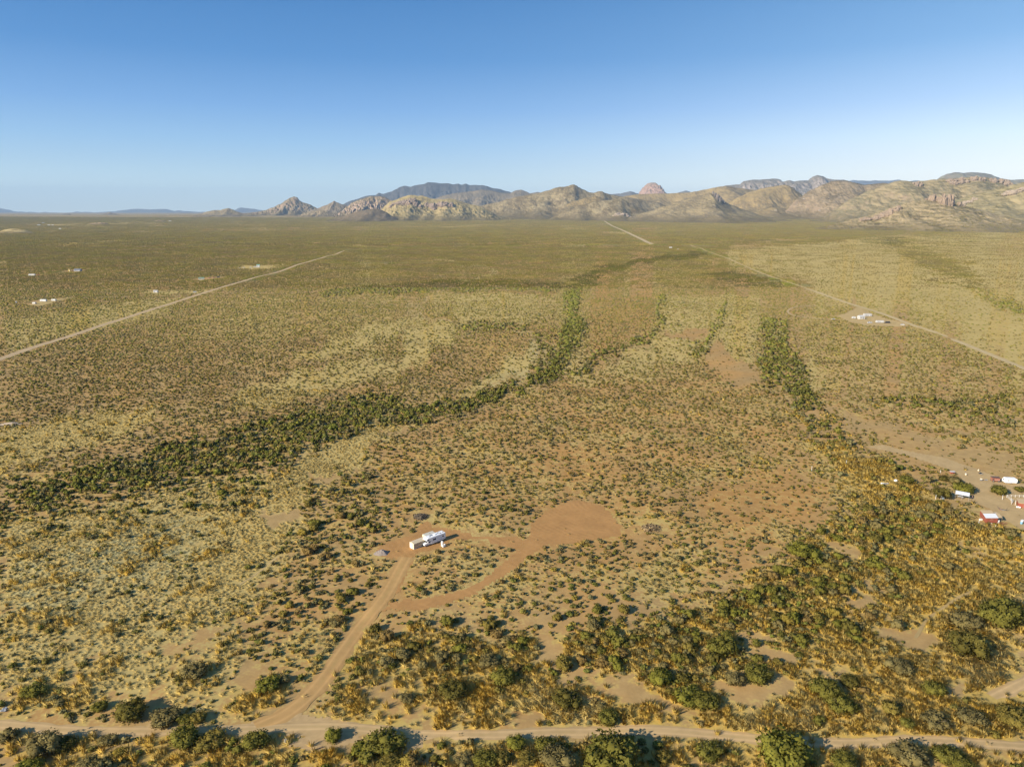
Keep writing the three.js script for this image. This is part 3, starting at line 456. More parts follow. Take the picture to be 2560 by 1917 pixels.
hill({ name: 'hill', label: 'long rocky brown-green range filling the right skyline', D: 8200, wf: 2.6, seed: 23, lam: 0.7, spur: 0.5, rough: 0.05, rock: 0.42, mix: 0.5, grass: [0.33, 0.26, 0.14], brush: [0.18, 0.155, 0.085], nx: 330, nz: 130, crest: [2080, 530, 2130, 495, 2180, 472, 2215, 459, 2240, 452, 2252, 450, 2262, 450, 2280, 453, 2310, 450, 2340, 447, 2360, 446, 2380, 446, 2400, 444, 2420, 442, 2440, 440, 2460, 442, 2490, 447, 2510, 455, 2540, 462, 2600, 470, 2700, 500] });
hill({ name: 'hill', label: 'near tan hillside rising out of the right edge', D: 6400, wf: 2.6, seed: 24, lam: 0.8, spur: 0.45, rough: 0.035, rock: 0.28, mix: 0.42, grass: [0.36, 0.29, 0.15], brush: [0.19, 0.165, 0.09], nx: 240, nz: 120, crest: [2200, 556, 2300, 524, 2380, 500, 2440, 484, 2490, 472, 2520, 464, 2540, 459, 2560, 455, 2600, 446, 2660, 436, 2740, 432, 2850, 470, 2960, 540] });
hill({ name: 'hill', label: 'low rocky spur with a tan crag above the grassland', D: 5300, wf: 2.8, seed: 25, lam: 0.9, spur: 0.4, rough: 0.05, rock: 0.4, mix: 0.4, grass: [0.37, 0.285, 0.16], brush: [0.2, 0.165, 0.095], stone: [0.38, 0.285, 0.2], nx: 260, nz: 120, crest: [2060, 566, 2100, 556, 2140, 546, 2170, 538, 2200, 529, 2225, 520, 2245, 513, 2270, 506, 2290, 501, 2315, 499, 2335, 501, 2370, 506, 2410, 514, 2450, 523, 2500, 537, 2560, 552] });
hill({ name: 'hill', label: 'dome of yellow grass at the left edge', D: 4300, wf: 4, seed: 27, lam: 2, spur: 0.15, rough: 0.03, rock: 0, grass: [0.44, 0.34, 0.16], brush: [0.36, 0.28, 0.13], nx: 80, nz: 40, crest: [-40, 584, 0, 579, 12, 573, 30, 571, 50, 572, 62, 574, 76, 580, 100, 585] });
hill({ name: 'hill', label: 'small orange-tan mound on the left plain', D: 6800, wf: 4, seed: 28, lam: 2, rock: 0.4, rough: 0.08, grass: [0.43, 0.31, 0.16], nx: 60, nz: 30, crest: [212, 563, 225, 558, 245, 555, 262, 556, 275, 562] });
hill({ name: 'hill', label: 'small pinkish mound on the far left plain', D: 8200, wf: 4, seed: 29, lam: 2, rock: 0.4, rough: 0.08, grass: [0.4, 0.3, 0.17], nx: 60, nz: 30, crest: [370, 556, 382, 552, 398, 549, 410, 551, 424, 556] });
hill({ name: 'hill', label: 'small dark butte left of the pair on the far plain', D: 18000, wf: 2.5, seed: 30, lam: 1, grass: DARKHILL, brush: DARKHILL, nx: 60, nz: 30, crest: [140, 541, 152, 536, 160, 534, 172, 534, 182, 539, 192, 541] });
hill({ name: 'hill', label: 'small brown butte right of the dark butte on the far plain', D: 17500, wf: 2.5, seed: 31, lam: 1, rough: 0.1, grass: [0.25, 0.2, 0.13], brush: DARKHILL, nx: 60, nz: 30, crest: [245, 540, 258, 534, 272, 530, 282, 532, 300, 537, 316, 540] });

// rock outcrops: heaps of weathered blocks that stand proud of their hillside
const stoneGeos = [1, 2, 3, 4, 5].map((s) => {
  const g = new THREE.IcosahedronGeometry(1, 2), a = g.attributes.position.array;
  for (let i = 0; i < a.length; i += 3) { const x = a[i], y = a[i + 1], z = a[i + 2], k = 1 + 0.28 * N(x * 1.3 + s * 9, y * 1.3 + z * 2.1) + 0.14 * N2(x * 3 + s, z * 3 + y * 2); a[i] = x * k; a[i + 1] = Math.sign(y) * Math.abs(y) ** 0.75 * k; a[i + 2] = z * k; }
  g.deleteAttribute('uv'); g.computeVertexNormals(); return g;
});
const rockMat = [mat(0.29, 0.215, 0.15, 1), mat(0.27, 0.2, 0.15, 1), mat(0.2, 0.165, 0.14, 1), mat(0.34, 0.27, 0.2, 1)];
function outcrop(name, label, tone, D, list, lift = 0.2) {   // list of [column, row of the top, width, height, blocks] on the hill near depth D
  const rnd = rngOf(list.length * 97 + D), geos = [];
  for (const [px, py, w, h, n] of list) for (let i = 0; i < n * 2; i++) {
    const u = (px + (rnd() - 0.5) * w - CX) / F, k = D / F, x = u * D, z = -D + (rnd() - 0.2) * h * k * 1.5, y0 = high(x, z);
    const s = w * k * (0.07 + 0.11 * rnd()), hh = Math.min(h * k * (0.3 + 0.5 * rnd()), s * 2.4);
    geos.push(stoneGeos[rnd() * 5 | 0].clone().rotateY(rnd() * 7).scale(s, hh, s * 0.9).translate(x, y0 + hh * lift, z));
  }
  tag(mesh(name, mergeGeometries(geos), rockMat[tone]), label, null, null, 'structure');
}
outcrop('rock_outcrop', 'tall tan crag on the low rocky spur', 0, 5330, [[2318, 500, 40, 26, 12], [2300, 512, 34, 16, 8], [2310, 528, 40, 12, 14], [2350, 506, 50, 10, 10]]);
outcrop('rock_outcrop', 'line of pale pink rocks along the left end of the low spur', 0, 5250, [[2180, 535, 40, 8, 12], [2205, 528, 36, 8, 10], [2160, 548, 60, 6, 12]]);
outcrop('rock_outcrop', 'dark upright fin of rock on the brown cone hill', 2, 8780, [[1773, 484, 16, 26, 10], [1781, 490, 18, 14, 8]], 0.5);
outcrop('rock_outcrop', 'pinkish rock ribs across the large tan hill', 1, 9650, [[1040, 491, 50, 8, 8], [1128, 498, 24, 9, 7], [1100, 508, 40, 10, 10], [1085, 518, 30, 8, 8], [1048, 516, 14, 12, 5], [1000, 530, 40, 7, 10]]);
outcrop('rock_outcrop', 'pale boulder heap at the foot of the small brown cone', 3, 9050, [[1555, 532, 40, 6, 14], [1535, 535, 20, 4, 6]]);
outcrop('rock_outcrop', 'banded cliff rocks high on the right range', 0, 8150, [[2480, 466, 40, 12, 10], [2450, 474, 40, 8, 8], [2350, 452, 50, 8, 10], [2258, 454, 26, 7, 6], [2400, 460, 30, 8, 8]]);
outcrop('rock_outcrop', 'scattered pale rocks on the near right hillside', 3, 6300, [[2500, 520, 60, 6, 10], [2390, 510, 30, 6, 8], [2540, 500, 30, 5, 6]]);
// ---------------------------------------------------------------- vegetation
function leafy(rnd, o) {          // a crown of radius 1: lobes of small leaf sprays, gaps between them
  const { H = 1.2, lobes = 6, leaves = 120, size = 0.24, core = 0.55, spread = 0.55, base = 0.12 } = o, P = [], Nn = [], C = [], v = new THREE.Vector3(), L = [];
  for (let i = 0; i < lobes; i++) { const a = (i + rnd() * 0.7) / lobes * Math.PI * 2, r = i === 0 ? 0 : spread * (0.55 + 0.6 * rnd()), y = H * (i === 0 ? 0.6 : 0.32 + 0.3 * rnd()), q = (i === 0 ? 0.5 : 0.34 + 0.22 * rnd()); L.push([Math.cos(a) * r, y, Math.sin(a) * r, q, Math.min(q * H * 0.85, H - y * 0.9), 0.82 + 0.36 * rnd()]); }
  const tri = (c, n, s, t) => {
    const a = new THREE.Vector3(rnd() - 0.5, rnd() - 0.5, rnd() - 0.5).normalize(), b = new THREE.Vector3().crossVectors(a, new THREE.Vector3(rnd() - 0.5, rnd() - 0.5, rnd() - 0.5)).normalize();
    const f = new THREE.Vector3().crossVectors(a, b).dot(n) > 0 ? 0.8 : -0.8;
    for (const [u, w] of [[1, 0], [-0.5, f], [-0.5, -f]]) { P.push(c.x + (a.x * u + b.x * w) * s, Math.max(0.01, c.y + (a.y * u + b.y * w) * s), c.z + (a.z * u + b.z * w) * s); Nn.push(n.x, n.y, n.z); C.push(t, t, t * (0.92 + 0.16 * rnd())); }
  };
  for (const l of L) {
    if (core > 0) {               // twiggy heart of the lobe
      const g = new THREE.IcosahedronGeometry(1, leaves > 300 ? 1 : 0), a = g.attributes.position.array;
      for (let i = 0; i < a.length; i += 3) { const k = core * (1 + 0.35 * N(a[i] * 2 + l[0] * 9, a[i + 2] * 2 + a[i + 1] + l[3] * 20)); P.push(l[0] + a[i] * l[3] * k, Math.max(0.02, l[1] + a[i + 1] * l[4] * k), l[2] + a[i + 2] * l[3] * k); v.set(a[i], a[i + 1], a[i + 2]).normalize(); Nn.push(v.x, v.y, v.z); C.push(0.9 * l[5], 0.88 * l[5], 0.85 * l[5]); }
    }
    for (let i = 0; i < leaves / lobes; i++) {
      v.set(rnd() * 2 - 1, rnd() * 1.7 - 0.7, rnd() * 2 - 1); if (v.lengthSq() > 1.3 || v.lengthSq() < 0.05) { i--; continue; } v.normalize();
      const r = core + (1.14 - core) * (0.25 + 0.75 * rnd()), c = new THREE.Vector3(l[0] + v.x * l[3] * r, l[1] + v.y * l[4] * r, l[2] + v.z * l[3] * r);
      if (c.y < base * H * rnd()) continue;
      const n = new THREE.Vector3(v.x + (rnd() - 0.5) * 0.9, v.y + 0.25 + (rnd() - 0.5) * 0.9, v.z + (rnd() - 0.5) * 0.9).normalize();
      tri(c, n, size * (0.6 + 0.8 * rnd()), l[5] * (0.8 + 0.4 * rnd()));
    }
  }
  const g = new THREE.BufferGeometry();
  g.setAttribute('position', new THREE.Float32BufferAttribute(P, 3)); g.setAttribute('normal', new THREE.Float32BufferAttribute(Nn, 3)); g.setAttribute('color', new THREE.Float32BufferAttribute(C, 3));
  return g;
}
function stems(rnd, H, n, r0) {
  const gs = [];
  for (let i = 0; i < n; i++) {
    const a = (i + rnd() * 0.6) / n * Math.PI * 2, R = 0.35 + 0.4 * rnd(), c = new THREE.QuadraticBezierCurve3(new THREE.Vector3(Math.cos(a) * 0.04, -0.06, Math.sin(a) * 0.04), new THREE.Vector3(Math.cos(a) * R * 0.35, H * 0.3, Math.sin(a) * R * 0.35), new THREE.Vector3(Math.cos(a + 0.3) * R, H * (0.55 + 0.25 * rnd()), Math.sin(a + 0.3) * R));
    const g = new THREE.TubeGeometry(c, 4, r0, 5), p = g.attributes.position; // taper
    for (let k = 0; k < p.count; k++) { const t = Math.floor(k / 6) / 4, q = c.getPoint(t), f = 1 - 0.75 * t; p.setXYZ(k, q.x + (p.getX(k) - q.x) * f, q.y + (p.getY(k) - q.y) * f, q.z + (p.getZ(k) - q.z) * f); }
    gs.push(g);
  }
  return mergeGeometries(gs);
}
function tuft(rnd, blades, H, lean, w) {      // a bunch of grass, radius about 0.5
  const P = [], C = [], Nn = [];
  for (let i = 0; i < blades; i++) {
    const a = rnd() * 6.283, r = 0.3 * Math.sqrt(rnd()), l = lean * (0.4 + rnd()), h = H * (0.55 + 0.5 * rnd()), x = Math.cos(a) * r, z = Math.sin(a) * r, b = a + 1.57 + rnd() - 0.5, t = 0.78 + 0.4 * rnd();
    const nn = new THREE.Vector3(Math.cos(a) * 0.7, 0.8, Math.sin(a) * 0.7), f = new THREE.Vector3(-Math.cos(b), 0, -Math.sin(b)).cross(new THREE.Vector3(Math.cos(a) * l, h, Math.sin(a) * l)).dot(nn) > 0 ? w : -w;
    P.push(x + Math.cos(b) * f, -0.03, z + Math.sin(b) * f, x - Math.cos(b) * f, -0.03, z - Math.sin(b) * f, x + Math.cos(a) * l, h, z + Math.sin(a) * l);
    for (let k = 0; k < 3; k++) { C.push(t, t, t * 0.95); const n = new THREE.Vector3(Math.cos(a) * 0.45, 0.9, Math.sin(a) * 0.45).normalize(); Nn.push(n.x, n.y, n.z); }
  }
  const g = new THREE.BufferGeometry();
  g.setAttribute('position', new THREE.Float32BufferAttribute(P, 3)); g.setAttribute('normal', new THREE.Float32BufferAttribute(Nn, 3)); g.setAttribute('color', new THREE.Float32BufferAttribute(C, 3));
  return g;
}
function lump(rnd, P, Nn, C, x, z, R, H, t) {  // a shrub as seen from a kilometre: an uneven mound of fifteen faces
  const n = 5, a0 = rnd() * 6.28, ring = (y, r) => Array.from({ length: n }, (_, i) => { const a = a0 + i / n * 6.283, q = r * (0.7 + 0.6 * rnd()); return [x + Math.cos(a) * q, y * (0.8 + 0.4 * rnd()), z + Math.sin(a) * q]; });
  const A = ring(0, R * 0.85), B = ring(H * 0.55, R), T = [x + (rnd() - 0.5) * R * 0.6, H, z + (rnd() - 0.5) * R * 0.6];
  const put = (p, q, s) => { for (const k of [p, q, s]) { P.push(...k); const v = new THREE.Vector3(k[0] - x, k[1] - H * 0.15, k[2] - z).normalize(); Nn.push(v.x, v.y, v.z); C.push(t[0], t[1], t[2]); } };
  A.forEach((p) => { p[1] = -0.1; });
  for (let i = 0; i < n; i++) { const j = (i + 1) % n; put(A[i], B[j], A[j]); put(A[i], B[i], B[j]); put(B[i], T, B[j]); }
}
function lumps(rnd, size, list) {
  const P = [], Nn = [], C = []; for (const q of list) lump(rnd, P, Nn, C, ...q);
  const g = new THREE.BufferGeometry();
  g.setAttribute('position', new THREE.Float32BufferAttribute(P, 3)); g.setAttribute('normal', new THREE.Float32BufferAttribute(Nn, 3)); g.setAttribute('color', new THREE.Float32BufferAttribute(C, 3));
  return g;
}
const leafMat = new THREE.MeshPhysicalMaterial({ transmission: 0.25, thickness: 0, specularIntensity: 0, color: 0xffffff, vertexColors: true, roughness: 1, side: THREE.DoubleSide });
const M4 = new THREE.Matrix4(), Q4 = new THREE.Quaternion(), E4 = new THREE.Euler(), V4 = new THREE.Vector3(), S4 = new THREE.Vector3();
function scatter(name, label, kinds) {        // one countless mass: a Group of InstancedMeshes
  const g = new THREE.Group(); g.name = name; tag(g, label, null, null, 'stuff'); scene.add(g);
  for (const [part, geo, list] of kinds) {
    if (!list.length) continue;
    const im = new THREE.InstancedMesh(geo, leafMat, list.length); im.name = part; im.userData.kind = 'stuff'; shade(im);
    list.forEach((q, i) => { E4.set(q[7] ?? 0, q[3], q[8] ?? 0); M4.compose(V4.set(q[0], q[1], q[2]), Q4.setFromEuler(E4), S4.set(q[4], q[5], q[4])); im.setMatrixAt(i, M4); im.setColorAt(i, q[6]); });
    g.add(im);
  }
  return g;
}
const TONE = { olive: [0.24, 0.205, 0.055], green: [0.195, 0.192, 0.045], bright: [0.215, 0.22, 0.044], grey: [0.235, 0.208, 0.09], brown: [0.26, 0.195, 0.075], dark: [0.15, 0.138, 0.038], yellow: [0.31, 0.255, 0.06] };
const tint = (t, rnd, v = 0.16) => { const k = 1 + v * (rnd() * 2 - 1), w = 0.06 * (rnd() * 2 - 1); return col(t[0] * k * (1 + w), t[1] * k, t[2] * k * (1 - w)); };
function shrubTone(L, rnd, n) { const r = rnd(), W = L[2]; if (W > 0.3 && r < W) return r < 0.45 * W ? TONE.green : r < 0.68 * W ? TONE.bright : r < 0.84 * W ? TONE.olive : r < 0.92 * W ? TONE.grey : TONE.dark; return n > 0.3 ? (r < 0.3 ? TONE.brown : r < 0.65 ? TONE.olive : TONE.grey) : r < 0.45 ? TONE.olive : r < 0.66 ? TONE.green : r < 0.82 ? TONE.grey : r < 0.92 ? TONE.yellow : TONE.brown; }

const REACH = 1150, candidates = [];           // shrubs one by one out to REACH metres
const halfWidth = (z) => 0.72 * (CP * -z + 30) + 40;
{
  const rnd = rngOf(11), L = new Float32Array(7), c = 2.55;
  for (let z = -92; z > -REACH; z -= c) for (let x = -halfWidth(z); x < halfWidth(z); x += c) {
    const px = x + (rnd() - 0.5) * c * 0.95, pz = z + (rnd() - 0.5) * c * 0.95, roll = rnd(), r2 = rnd(), r3 = rnd(), r4 = rnd();
    land(px, pz, L);
    const W = Math.min(1, L[2] * 1.25), n = N(px / 60, pz / 60);
    if (r3 < 0.75 * L[1] * (1 - 0.8 * L[6]) * (1 - 0.75 * L[3]) * (1 - 0.8 * smooth(0.6, 0.85, L[0])) && pz > -950) { const qx = px + c * (r2 - 0.5), qz = pz + c * (r4 - 0.5), R = 0.3 + 0.35 * r4; if (openGround(qx, qz) > R) candidates.push({ x: qx, z: qz, R, H: R * (0.8 + 0.5 * r2), big: false, tone: tint(r2 < 0.2 ? TONE.brown : r2 < 0.6 ? TONE.olive : r2 < 0.8 ? TONE.yellow : TONE.grey, rnd), size: R / Math.hypot(px, pz, EYE) * 0.5, turn: r4 * 40 }); }
    let p = L[1] * (1 - 0.75 * L[6] * (1 - W)) * lerp(0.85, 0.25 + 1.25 * smooth(-0.25, 0.5, N2(px / 26, pz / 18) + 0.4 * N(px / 9, pz / 9)), clamp(0.85 - 0.7 * L[5] - 0.5 * W, 0.25, 0.85));
    if (roll > p) continue;
    const big = r2 < W * 0.75, R = (big ? 1.1 + 1.2 * r3 * r3 : 0.55 + 0.75 * r3 * r3 + 0.1 * r3) * (L[3] > 0.4 ? 1.1 : 1), off = openGround(px, pz);
    if (off < R * 0.75) continue;
    candidates.push({ x: px, z: pz, R, H: R * (big ? 0.85 + 0.3 * r4 : 0.62 + 0.3 * r4), big, tone: tint(shrubTone(L, rnd, n), rnd), size: R / Math.hypot(px, pz, EYE), turn: r4 * 40 });
  }
}
// trees and large shrubs told apart one by one: column, row of the crown's middle, width in the photograph, tone, build, description
const prng = rngOf(5);
const crowns = [0, 1, 2, 3, 4, 5].map((i) => leafy(prng, { H: 1.15 + 0.12 * (i % 3), lobes: 12 + i, leaves: 1700, size: 0.075, core: 0.62, spread: 0.7 }));
const trunks = [0, 1, 2].map(() => stems(prng, 1.2, 6, 0.045));
const barkMat = mat(0.13, 0.105, 0.08, 1);
const leafMats = Object.fromEntries(Object.entries(TONE).map(([k, t]) => [k, new THREE.MeshPhysicalMaterial({ transmission: 0.25, thickness: 0, specularIntensity: 0, color: col(t[0] * 0.95, t[1] * 0.88, t[2] * 0.8), vertexColors: true, roughness: 1, side: THREE.DoubleSide })]));
const treeSpots = [];
const protos = new Map();
function plant(name, parts, key) {            // the first of each build, then clones of it
  if (!protos.has(key)) { const g = new THREE.Group(); for (const [n, geo, m] of parts) mesh(n, geo, m, g); protos.set(key, g); }
  const g = protos.get(key).clone(); g.name = numbered(name); scene.add(g); return g;
}
const trees = [
  [85, 1722, 56, 'green', 0, 'low dense green mesquite tree at the left edge above the road'],
  [249, 1764, 36, 'green', 1, 'small round green mesquite alone on bare soil left of the dark tree'],
  [327, 1776, 78, 'dark', 2, 'large dark green mesquite just above the foreground road at left'],
  [412, 1788, 66, 'grey', 3, 'grey-green mesquite right of the dark green one above the road'],
  [463, 1795, 36, 'green', 4, 'left of two small green mesquites at the road edge near the driveway'],
  [499, 1792, 38, 'olive', 5, 'right of two small green mesquites at the road edge near the driveway'],
  [669, 1706, 56, 'bright', 0, 'bright green mesquite behind the amber grass left of the driveway'],
  [486, 1673, 56, 'grey', 1, 'pale grey-green mesquite in the straw grass left of the driveway'],
  [113, 1858, 84, 'grey', 2, 'broad grey-green mesquite below the road at far left'],
  [157, 1858, 56, 'dark', 3, 'dark green mesquite touching the broad grey-green one below the road'],
  [268, 1848, 44, 'grey', 4, 'small grey mesquite below the road beside amber grass at left'],
  [458, 1843, 72, 'green', 5, 'left half of a pair of joined green mesquites below the road'],
  [526, 1842, 70, 'olive', 0, 'right half of a pair of joined olive mesquites below the road'],
  [638, 1850, 60, 'green', 1, 'leaning green mesquite with a long shadow below the driveway mouth'],
  [832, 1838, 46, 'bright', 2, 'small round bright green mesquite on the bare apron by the road'],
  [299, 1876, 32, 'yellow', 3, 'small yellow-green bush below the road at left'],
  [74, 1912, 60, 'bright', 4, 'bright green mesquite cut by the bottom edge at far left'],
  [222, 1908, 52, 'grey', 5, 'grey mesquite cut by the bottom edge at left'],
  [963, 1848, 92, 'green', 0, 'wide green mesquite below the road left of the bare opening'],
  [974, 1900, 56, 'olive', 1, 'olive mesquite below the wide green one at the bottom edge'],
  [1289, 1855, 50, 'bright', 2, 'yellowish green mesquite at the lower edge of the road in the middle'],
  [1367, 1860, 56, 'green', 3, 'green mesquite right of the yellowish one at the lower road edge'],
  [1390, 1890, 86, 'grey', 4, 'big grey-green mesquite beneath the pair at the lower road edge'],
  [1534, 1888, 140, 'green', 5, 'largest spreading green mesquite at the bottom middle'],
  [1165, 1896, 54, 'grey', 0, 'leftmost of three mesquites in a row at the bottom middle'],
  [1212, 1894, 60, 'green', 1, 'middle of three mesquites in a row at the bottom middle'],
  [1254, 1894, 46, 'olive', 2, 'rightmost of three mesquites in a row at the bottom middle'],
  [1318, 1892, 48, 'olive', 3, 'olive mesquite between the row of three and the big grey-green one'],
  [1651, 1690, 60, 'bright', 4, 'light green mesquite among dark brush in the lower middle'],
  [1523, 1790, 54, 'green', 5, 'green mesquite among pale grass bunches above the road'],
  [1418, 1742, 70, 'dark', 0, 'dark mesquite beside the sandy opening above the road'],
  [1134, 1720, 66, 'dark', 1, 'dark bush behind tall amber grass right of the driveway'],
  [1258, 1692, 62, 'green', 2, 'two-lobed green mesquite in brush right of the driveway'],
  [1223, 1650, 50, 'grey', 3, 'grey mesquite above the two-lobed green one'],
  [1017, 1744, 36, 'grey', 4, 'small grey bush beside amber grass right of the driveway'],
  [1662, 1892, 42, 'olive', 5, 'small mesquite right of the largest one at the bottom'],
  [1722, 1733, 72, 'bright', 0, 'left lobe of the tall green mesquite beside the large sandy opening'],
  [1762, 1752, 62, 'green', 1, 'right lobe of the tall green mesquite beside the large sandy opening'],
  [1836, 1696, 48, 'grey', 2, 'small grey-green bush above the large sandy opening'],
  [1894, 1681, 64, 'green', 3, 'green bush along the upper rim of the large sandy opening'],
  [1805, 1613, 72, 'green', 4, 'yellowish green mesquite left of the small sandy opening'],
  [2062, 1718, 70, 'green', 5, 'left crown of the big triple mesquite in amber grass'],
  [2104, 1752, 70, 'green', 0, 'front crown of the big triple mesquite in amber grass'],
  [2126, 1700, 44, 'dark', 1, 'rear dark crown of the big triple mesquite in amber grass'],
  [2419, 1609, 98, 'dark', 2, 'large round dark green tree alone in amber grass at right'],
  [2411, 1545, 70, 'grey', 3, 'grey-green mesquite above the round dark green tree'],
  [2501, 1530, 98, 'green', 4, 'big loose green mesquite near the right edge'],
  [2338, 1720, 54, 'green', 5, 'green mesquite left of the pale bunch grass at right'],
  [2338, 1794, 66, 'grey', 0, 'grey bushy mesquite above the road at right'],
  [2427, 1790, 62, 'grey', 1, 'thin grey mesquite with bare branches above the road at right'],
  [2268, 1808, 36, 'green', 2, 'small green bush at the road edge at right'],
  [2536, 1784, 80, 'olive', 3, 'tall olive mesquite at the right edge above the road'],
  [2248, 1661, 62, 'grey', 4, 'grey-green bush beside the winding sandy path'],
  [1953, 1880, 132, 'bright', 5, 'big bright green mesquite below the road right of the middle'],
  [1774, 1872, 66, 'green', 0, 'green mesquite below the road left of the big bright one'],
  [2112, 1900, 62, 'green', 1, 'low green mesquite at the bottom edge right of the big bright one'],
  [2275, 1884, 88, 'grey', 2, 'left of two broad grey mesquites below the road at right'],
  [2375, 1884, 72, 'green', 3, 'right of two broad mesquites below the road at right'],
  [2410, 1908, 54, 'green', 4, 'mesquite cut by the bottom edge below the broad pair at right'],
  [2499, 1224, 40, 'green', 5, 'feathery green tree alone in the middle of the ranch yard'],
  [2552, 1221, 26, 'green', 0, 'small green tree at the right edge of the ranch yard'],
  [2410, 1219, 44, 'bright', 1, 'low spreading green bush behind the white-roofed carport'],
  [2355, 1233, 44, 'dark', 2, 'dark green tree left of the white-roofed carport'],
  [2362, 1195, 26, 'dark', 3, 'dark tree at the left edge of the ranch yard'],
  [2388, 1199, 34, 'grey', 4, 'grey-green tree above the pale water tote in the ranch yard'],
  [2268, 1198, 34, 'green', 5, 'round green bush beside the white litter left of the ranch'],
  [2010, 1372, 70, 'bright', 0, 'bright green mesquite thicket among grey-brown brush at right'],
];
for (const [px, py, w, tone, k, label] of trees) {
  const rnd = rngOf(px * 31 + py), [x0, z0] = spot(px, py + w * 0.24), d = seen(x0, 0, z0)[2], R = w * d / F / 2, [x, z] = [x0, z0];
  const small = R < 1.6;
  const g = plant('mesquite_tree', [['trunk', trunks[k % 3], barkMat], ['crown', crowns[k], leafMats[tone]]], 'tree' + k + tone);
  g.position.set(x, elev(x, z) - 0.05, z); g.rotation.y = rnd() * 6.28; g.scale.set(R * (0.95 + 0.1 * rnd()), R * (small ? 0.8 : 0.68 + 0.18 * rnd()), R);
  tag(g, label, 'mesquite tree');
  treeSpots.push([x, z, R]);
}
const clear = [];                              // keep-out circles of the things built further down: x, z, radius
function keepClear(px, py, r) { const [x, z] = spot(px, py); clear.push([x, z, r]); }
for (const q of [[1087, 1358, 7], [1050, 1366, 5.5], [1107, 1366, 1.5], [955, 1385, 4], [1053, 1292, 5], [1629, 1315, 6], [2488, 1290, 6.5], [2412, 1240, 4.5], [2524, 1208, 5], [2488, 1203, 3.5], [2545, 1252, 7], [2555, 1262, 5], [2382, 1243, 2], [2340, 1243, 1.5], [2357, 1243, 1.5], [2398, 1213, 2], [2210, 1210, 2.5], [2240, 1202, 2], [2453, 1300, 1.5], [2160, 795, 18], [2200, 806, 16], [2218, 807, 8], [2175, 807, 8], [85, 688, 12], [93, 687, 10], [185, 677, 20], [107, 752, 14], [85, 759, 8], [133, 752, 12], [389, 730, 10], [486, 730, 8], [503, 698, 16], [535, 694, 18], [638, 668, 30], [1677, 618, 14], [1695, 623, 10]]) keepClear(...q);
const blocked = (x, z, r) => { for (const [a, b, q] of clear) if (Math.abs(x - a) < q + r && Math.abs(z - b) < q + r) return true; return false; };
const underTree = (x, z, r) => { for (const [a, b, q] of treeSpots) if (Math.hypot(x - a, z - b) < q + r * 0.6) return true; return false; };

// the 233 shrubs that show largest are individuals; the rest of the scrub is one mass
const shrubGeo = [0, 1, 2, 3, 4].map((i) => leafy(prng, { H: 1 + 0.1 * i, lobes: 6 + i, leaves: 380, size: 0.125, core: 0.75, spread: 0.55 }));
const shrubStem = [0, 1].map(() => stems(prng, 1, 5, 0.04));
const zones = [
  [(p) => p[1] > 1840, 'below the foreground road', 'shrubs below the foreground road'],
  [(p) => p[0] < 620 && p[1] > 1600, 'in the straw grass left of the driveway mouth', 'shrubs left of the driveway mouth'],
  [(p) => p[0] < 900 && p[1] > 1400, 'on the slope left of the driveway', 'shrubs on the slope left of the driveway'],
  [(p) => p[0] < 1300 && p[1] > 1560, 'in the brush right of the driveway mouth', 'shrubs right of the driveway mouth'],
  [(p) => p[0] < 1700 && p[1] > 1500, 'in the dark brush belt of the lower middle', 'shrubs of the dark brush belt'],
  [(p) => p[0] > 1880 && p[1] > 1560, 'in the amber grass at lower right', 'shrubs in the lower right amber grass'],
  [(p) => p[0] > 1700 && p[1] > 1300, 'in the brush between the graded clearing and the red ranch shed', 'shrubs in the right brush'],
  [(p) => p[0] > 1800, 'in the amber wash beside the ranch', 'shrubs in the ranch wash'],
  [(p) => p[0] < 900, 'in the green wash on the left', 'shrubs in the left wash'],
  [() => true, 'on the red soil around the graded clearing', 'shrubs around the graded clearing']];
const shrubWords = { olive: 'olive shrub', green: 'green shrub', bright: 'bright green shrub', grey: 'grey-green shrub', brown: 'brownish shrub', dark: 'dark green shrub', yellow: 'yellow-green shrub' };
const landmarks = trees.map(([px, py, w, , , label], i) => [...treeSpots[i], label.replace(/ (cut by|touching|standing|with) .*/, '')]).concat([[1087, 1358, 5, 'white motorhome'], [953, 1383, 3, 'grey gravel heap'], [1046, 1370, 4, 'beige storage shed'], [1628, 1320, 5, 'brownish heap of cleared brush'], [1052, 1294, 4, 'dark heap of cleared branches'], [2475, 1300, 5, 'red ranch shed']].map(([px, py, r, n]) => [...spot(px, py), r, n]));
const used = new Set();
function shrubLabel(s, word) {
  const near = landmarks.map((l) => [Math.hypot(l[0] - s.x, l[1] - s.z) - l[2], l]).sort((p, q) => p[0] - q[0]).slice(0, 4);
  for (const [d, l] of near) {
    const dx = s.x - l[0], dz = s.z - l[1], way = Math.abs(dx) > Math.abs(dz) ? (dx > 0 ? 'right of' : 'left of') : dz > 0 ? 'in front of' : 'behind', how = d < 5 ? 'just ' : d < 14 ? '' : d < 30 ? 'well ' : 'far ';
    for (const size of [s.R > 2 ? 'large ' : s.R < 1.3 ? 'small ' : '', s.R > 2 ? 'broad ' : s.R < 1.3 ? 'little ' : 'middling ']) { const t = size + word + ' ' + how + way + ' the ' + l[3]; if (d < 60 && !used.has(t) && t.split(' ').length <= 16) { used.add(t); return t; } }
  }
  return null;
}
const live = candidates.filter((s) => !blocked(s.x, s.z, s.R * 0.7) && !underTree(s.x, s.z, s.R));
const visible = (s) => { const p = seen(s.x, 0.5, s.z); return p[0] > -10 && p[0] < 2570 && p[1] < 1925; };
live.sort((a, b) => b.size - a.size);
